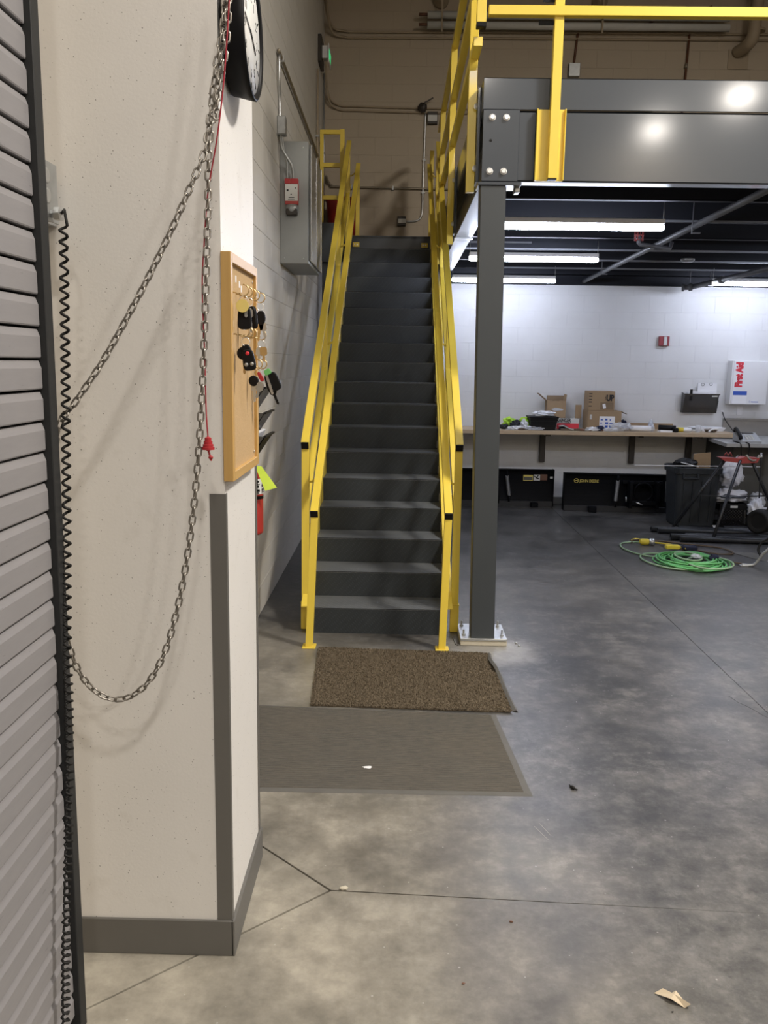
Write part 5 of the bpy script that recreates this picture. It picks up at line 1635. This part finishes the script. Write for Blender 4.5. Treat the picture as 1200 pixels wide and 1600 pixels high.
for x in (3.20, 3.30, 3.40, 3.50):
    obj('rib', BM(prism, [(9.665, .06), (9.655, .06), (9.63, .52), (9.64, .52)], 'yz', x - .006, x + .006), 'bin', gb_)
single('cardboard_piece', BM(bar, (3.47, 9.90, .55), (3.44, 9.84, .82), .19, .006, (0, 1, 0)), 'cardboard', 'tan cardboard piece sticking up out of the grey bin', 'cardboard')
single('black_liner', crumple((3.27, 9.88, .66), (.14, .14, .10), 33, .3, 3), 'black', 'black bag bulging over the left of the grey bin', 'bag')
single('white_rod', BM(tube, [(2.62, 9.58, .70), (4.02, 9.62, .70)], .0045, 6), 'paper', 'long thin white rod resting level across the grey bin', 'rod')
single('white_stick', BM(tube, [(3.14, 9.63, .735), (3.33, 9.60, .69)], .005, 6), 'paper', 'short white stick lying on the rim of the grey bin', 'stick')

# pipe stand
def pipe_stand(label, cx, cy, feet, zt=.80):
    t = thing('pipe_stand', label, 'pipe stand', (cx, cy, 0))
    hub = [(cx - .14, cy, zt), (cx + .0, cy - .05, zt), (cx + .14, cy, zt)]
    for (fx_, fy_), h in zip(feet, hub):
        l = obj('leg', BM(tube, [h, (fx_, fy_, .015)], .017, 8), 'pipeblk', t)
        d = (Vector((fx_, fy_, 0)) - Vector((h[0], h[1], 0))).normalized()
        obj('foot', boxes((fx_ - .035, fx_ + .035, fy_ - .02, fy_ + .02, 0, .018), bev=.004), 'galv', l)
    bm = bmesh.new()
    prism(bm, [(cx - .22, zt + .03), (cx - .16, zt - .01), (cx + .02, zt - .03), (cx + .18, zt - .02), (cx + .20, zt + .03), (cx + .04, zt + .04), (cx - .0, zt + .02), (cx - .15, zt + .03)], 'xz', cy - .06, cy + .06)
    obj('head', bm, 'redhead', t, 'red cast iron head')
    obj('roller', BM(tube, [(cx - .17, cy - .04, zt + .05), (cx - .15, cy - .04, zt + .085), (cx - .13, cy - .04, zt + .05), (cx - .11, cy - .04, zt + .085), (cx - .09, cy - .04, zt + .05)], .007, 6), 'redhead', t)
    vs = obj('vise', BM(tube, spline([(cx + .06, cy - .04, zt + .06), (cx + .09, cy - .05, zt + .02), (cx + .14, cy - .05, zt + .0), (cx + .19, cy - .04, zt + .03), (cx + .21, cy - .04, zt + .06)], 6), .016, 8), 'chain', t)
    obj('vise_screw', BM(lathe, [(.02, 0), (.02, .02), (.012, .022), (.012, .05)], (cx + .22, cy - .04, zt + .035), (0, 0, 1), 10), 'galv', vs)
    obj('chain', BM(tube, catenary((cx + .22, cy - .05, zt + .03), (cx + .235, cy - .05, .40), 0.0, 12), .008, 5), 'pipeblk', vs)
    # brace plates between legs
    mid = [Vector(h).lerp(Vector((f[0], f[1], 0)), .50) for f, h in zip(feet, hub)]
    cm = sum(mid, Vector()) / 3
    for m_ in mid: obj('brace', BM(bar, m_, cm, .03, .012), 'pipeblk', t)
    obj('tray', BM(lathe, [(.14, 0), (.16, .015), (.15, .018), (.02, .006)], cm + Vector((0, 0, -.005)), (0, 0, 1), 3, False), 'pipeblk', t)
    return t
pipe_stand('folding tripod pipe stand with a red head and black legs', 3.66, 9.35, [(3.07, 9.54), (3.27, 8.86), (4.30, 9.62)])
# nearer stand, only its foot enters the picture
t = thing('pipe_stand', 'bent steel leg of a nearer stand at the right edge', 'pipe stand', (3.3, 7.75, 0))
obj('leg', BM(tube, spline([(3.145, 7.76, .012), (3.22, 7.75, .012), (3.26, 7.74, .03), (3.31, 7.72, .12), (3.36, 7.70, .19), (3.52, 7.66, .45), (3.72, 7.6, .8)], 8), .014, 8), 'jbox', t)
obj('leg', BM(tube, spline([(3.31, 7.76, .10), (3.30, 7.80, .15), (3.33, 7.8, .22), (3.38, 7.78, .26), (3.5, 7.72, .44), (3.72, 7.6, .8)], 8), .011, 8), 'rubber', t)
obj('foot', boxes((3.13, 3.20, 7.735, 7.785, 0, .012), bev=.003), 'galv', t)
obj('head', boxes((3.62, 3.84, 7.54, 7.66, .78, .86), bev=.01), 'redhead', t)
obj('leg', BM(tube, [(3.76, 7.6, .8), (4.3, 7.3, .01)], .014, 8), 'jbox', t)
obj('leg', BM(tube, [(3.74, 7.62, .8), (3.9, 8.2, .01)], .014, 8), 'jbox', t)
single('floor_flap', BM(prism, [(3.25, 8.36), (3.9, 8.30), (3.9, 7.98), (3.42, 7.98)], 'xy', .0005, .004), 'matedge', 'flat grey scrap of sheet on the floor behind the nearer stand leg', 'sheet')

# milk crate and bags
mc = thing('milk_crate', 'black plastic milk crate on the floor behind the tripod', 'crate', (3.78, 9.86, 0))
cx0, cx1, cy0, cy1, ch = 3.63, 3.96, 9.72, 10.03, .265
bm = bmesh.new()
for (xa, xb, ya2, yb2) in ((cx0, cx1, cy0, cy0 + .012), (cx0, cx1, cy1 - .012, cy1), (cx0, cx0 + .012, cy0, cy1), (cx1 - .012, cx1, cy0, cy1)):
    box(bm, xa, xb, ya2, yb2, ch - .07, ch)
    box(bm, xa, xb, ya2, yb2, 0, .03)
for xx in (cx0, cx0 + .04, cx1 - .055, cx1 - .015): box(bm, xx, xx + .015, cy0, cy0 + .012, .03, ch - .07)
box(bm, cx0, cx1, cy0, cy1, 0, .01)
obj('frame', bm, 'black', mc)
bm = bmesh.new()
za_, zb_ = .03, ch - .07
for k in range(-4, 9):
    xs0 = cx0 + .05 + k * .032
    for s_ in (1, -1):
        p0 = [xs0 if s_ > 0 else xs0 + (zb_ - za_), za_]
        p1_ = [xs0 + (zb_ - za_) if s_ > 0 else xs0, zb_]
        lo, hi = cx0 + .05, cx1 - .05
        # clip to the panel
        def clip(pa_, pb_):
            (xa, z1_), (xb, z2_) = pa_, pb_
            if max(xa, xb) < lo or min(xa, xb) > hi: return None
            def at(x): return z1_ + (z2_ - z1_) * (x - xa) / (xb - xa)
            q = []
            for x, z in ((xa, z1_), (xb, z2_)):
                xx = min(max(x, lo), hi)
                q.append((xx, at(xx)))
            return q
        q = clip(p0, p1_)
        if q and abs(q[0][0] - q[1][0]) > .005: bar(bm, (q[0][0], cy0 + .006, q[0][1]), (q[1][0], cy0 + .006, q[1][1]), .008, .005, (0, 1, 0))
obj('lattice', bm, 'black', mc)
obj('handle_slot', boxes((3.76, 3.84, cy0 - .002, cy0, ch - .045, ch - .02)), 'papers', mc)
single('white_bag', crumple((3.84, 9.98, .58), (.125, .10, .19), 41, .28, 4, 1.8, flat=False), 'bag', 'tall white plastic bag standing in the crate behind the tripod', 'bag')
single('white_bag', crumple((3.80, 9.90, .33), (.20, .12, .09), 42, .4, 4, flat=False, base=.267), 'bag', 'crumpled white plastic bag spilling over the crate rim', 'bag')
single('white_bag', crumple((4.04, 9.70, .16), (.10, .10, .17), 43, .4, 4, flat=False, base=.0), 'bag', 'white plastic bag drooping to the floor right of the crate', 'bag')
single('white_bag', crumple((4.14, 9.95, .27), (.10, .08, .10), 44, .4, 3, flat=False), 'film', 'thin clear bag behind the drooping white bag', 'bag')

# iron pipes on the floor
def ipipe(x0, y0_, x1, y1_, r, label, z=None, m='pipeblk'):
    z = r if z is None else z
    t = thing('iron_pipe', label, 'pipe', (x0, y0_, 0), None)
    bm = bmesh.new()
    d = Vector((x1 - x0, y1_ - y0_, 0))
    ln = d.length
    lathe(bm, [(r * .75, .03), (r * .78, 0), (r, 0), (r, ln)], (x0, y0_, z), d, 16)
    obj('tube', bm, m, t)
    return t
ipipe(2.86, 8.93, 5.0, 8.80, .034, 'long black iron pipe nearest the green hose')
ipipe(2.93, 8.84, 5.0, 8.70, .030, 'long black iron pipe lying alongside in front of its twin')
ipipe(2.78, 9.36, 5.0, 9.30, .030, 'long black iron pipe in the second row on the floor')
ipipe(2.83, 9.28, 5.0, 9.20, .030, 'black iron pipe touching the second row in front')
ipipe(3.07, 9.10, 5.0, 9.02, .022, 'thin black iron pipe in the gap between the rows')
ipipe(3.14, 9.56, 3.52, 9.56, .018, 'short thin pipe with a white cap at the foot of the bin')
single('white_plug', BM(lathe, [(.024, 0), (.024, .05)], (3.52, 9.56, .024), (1, 0, 0), 12), 'white', 'small white cap on the end of the short thin pipe', 'cap')
ipipe(3.62, 9.50, 5.0, 9.46, .028, 'black pipe running under the crate front to the right')
hp = thing('pipe_collar', 'large black ring collar lying on the pipes in front of the bags', 'collar', (3.82, 9.1, .07))
obj('ring', BM(lathe, [(.075, .02), (.10, 0), (.125, .01), (.13, .10), (.12, .12), (.095, .12)], (3.76, 8.98, .195), (.75, .66, 0), 24), 'rubber', hp)

# hoses and cords
gh = thing('green_hose', 'bright green cord heaped in coils on the workshop floor', 'hose', (2.7, 7.8, 0))
random.seed(4)
bm = bmesh.new()
pts = []
N_ = 13
for k in range(N_ * 26):
    a = 2 * PI * k / 26
    tt = k / (N_ * 26)
    rx = .30 - .12 * tt + .03 * math.sin(a * .37 + 1)
    ry = .36 - .16 * tt + .04 * math.sin(a * .23)
    pts.append((2.70 + .04 * math.sin(a * .11) + rx * math.cos(a), 7.82 + .04 * math.cos(a * .13) + ry * math.sin(a), .012 + .05 * tt + .010 * math.sin(a * 1.7)))
tube(bm, pts, .0085, 6)
obj('coil', bm, 'green', gh)
def loop(cx, cy, rx, ry, a0, a1, z, n=24, tw=0.):
    o = []
    for k in range(n + 1):
        a = a0 + (a1 - a0) * k / n
        x, y = rx * math.cos(a), ry * math.sin(a)
        o.append((cx + x * math.cos(tw) - y * math.sin(tw), cy + x * math.sin(tw) + y * math.cos(tw), z))
    return o
obj('loose_loop', BM(tube, loop(2.52, 7.86, .22, .34, .6, 5.6, .012, tw=.25), .0085, 6), 'greend', gh)
obj('loose_loop', BM(tube, loop(2.82, 7.66, .20, .26, 0, 6.1, .05, tw=-.4), .0085, 6), 'greend', gh)
obj('loose_loop', BM(tube, spline([(2.52, 7.98, .012), (2.35, 8.10, .012), (2.24, 8.36, .012), (2.27, 8.62, .012), (2.42, 8.72, .012), (2.62, 8.70, .014)], 8), .0085, 6), 'greend', gh)
obj('loose_loop', BM(tube, loop(2.67, 7.80, .11, .18, 0, 6.1, .075), .0085, 6), 'greend', gh)
cn = obj('connector', boxes((2.54, 2.67, 8.03, 8.09, .085, .125), bev=.008), 'ylw', gh, 'yellow plug block')
obj('splitter', crumple((2.72, 7.74, .09), (.045, .06, .022), 51, .3, 2), 'film', gh)
obj('tie', crumple((2.90, 7.78, .075), (.05, .05, .025), 52, .4, 2), 'navy', gh)
bc = thing('extension_cord', 'brown extension cord curving behind the green coils', 'cord', (2.8, 8.6, 0))
obj('cord', BM(tube, spline([(2.40, 8.68, .012), (2.42, 8.80, .012), (2.6, 8.84, .012), (2.95, 8.66, .012), (3.20, 8.52, .012), (3.27, 8.34, .012), (3.22, 8.22, .012), (3.05, 8.24, .012), (2.86, 8.5, .012), (2.74, 8.56, .012), (2.74, 8.40, .03), (2.85, 8.22, .02), (2.95, 8.05, .012), (3.08, 7.88, .012), (3.17, 7.80, .012)], 10), .008, 6), 'brown', bc)
obj('cord', BM(tube, spline([(2.42, 8.80, .012), (2.5, 8.88, .012), (2.62, 8.72, .012), (2.72, 8.55, .03), (2.78, 8.36, .04), (2.80, 8.26, .05)], 8), .009, 6), 'ylw', bc)
obj('plug', BM(lathe, [(.02, 0), (.032, .02), (.032, .08), (.02, .10)], (2.46, 8.64, .034), (1, -.1, 0), 14), 'ylw', bc, 'yellow plug')
obj('plug', BM(lathe, [(.02, 0), (.036, .01), (.036, .05), (.015, .06)], (2.55, 8.63, .036), (1, -.2, 0), 14), 'galv', bc)
obj('plug', boxes((2.78, 2.92, 8.26, 8.34, .03, .07), bev=.01), 'navy', bc, 'dark blue connector')
print('objects', len(bpy.data.objects))
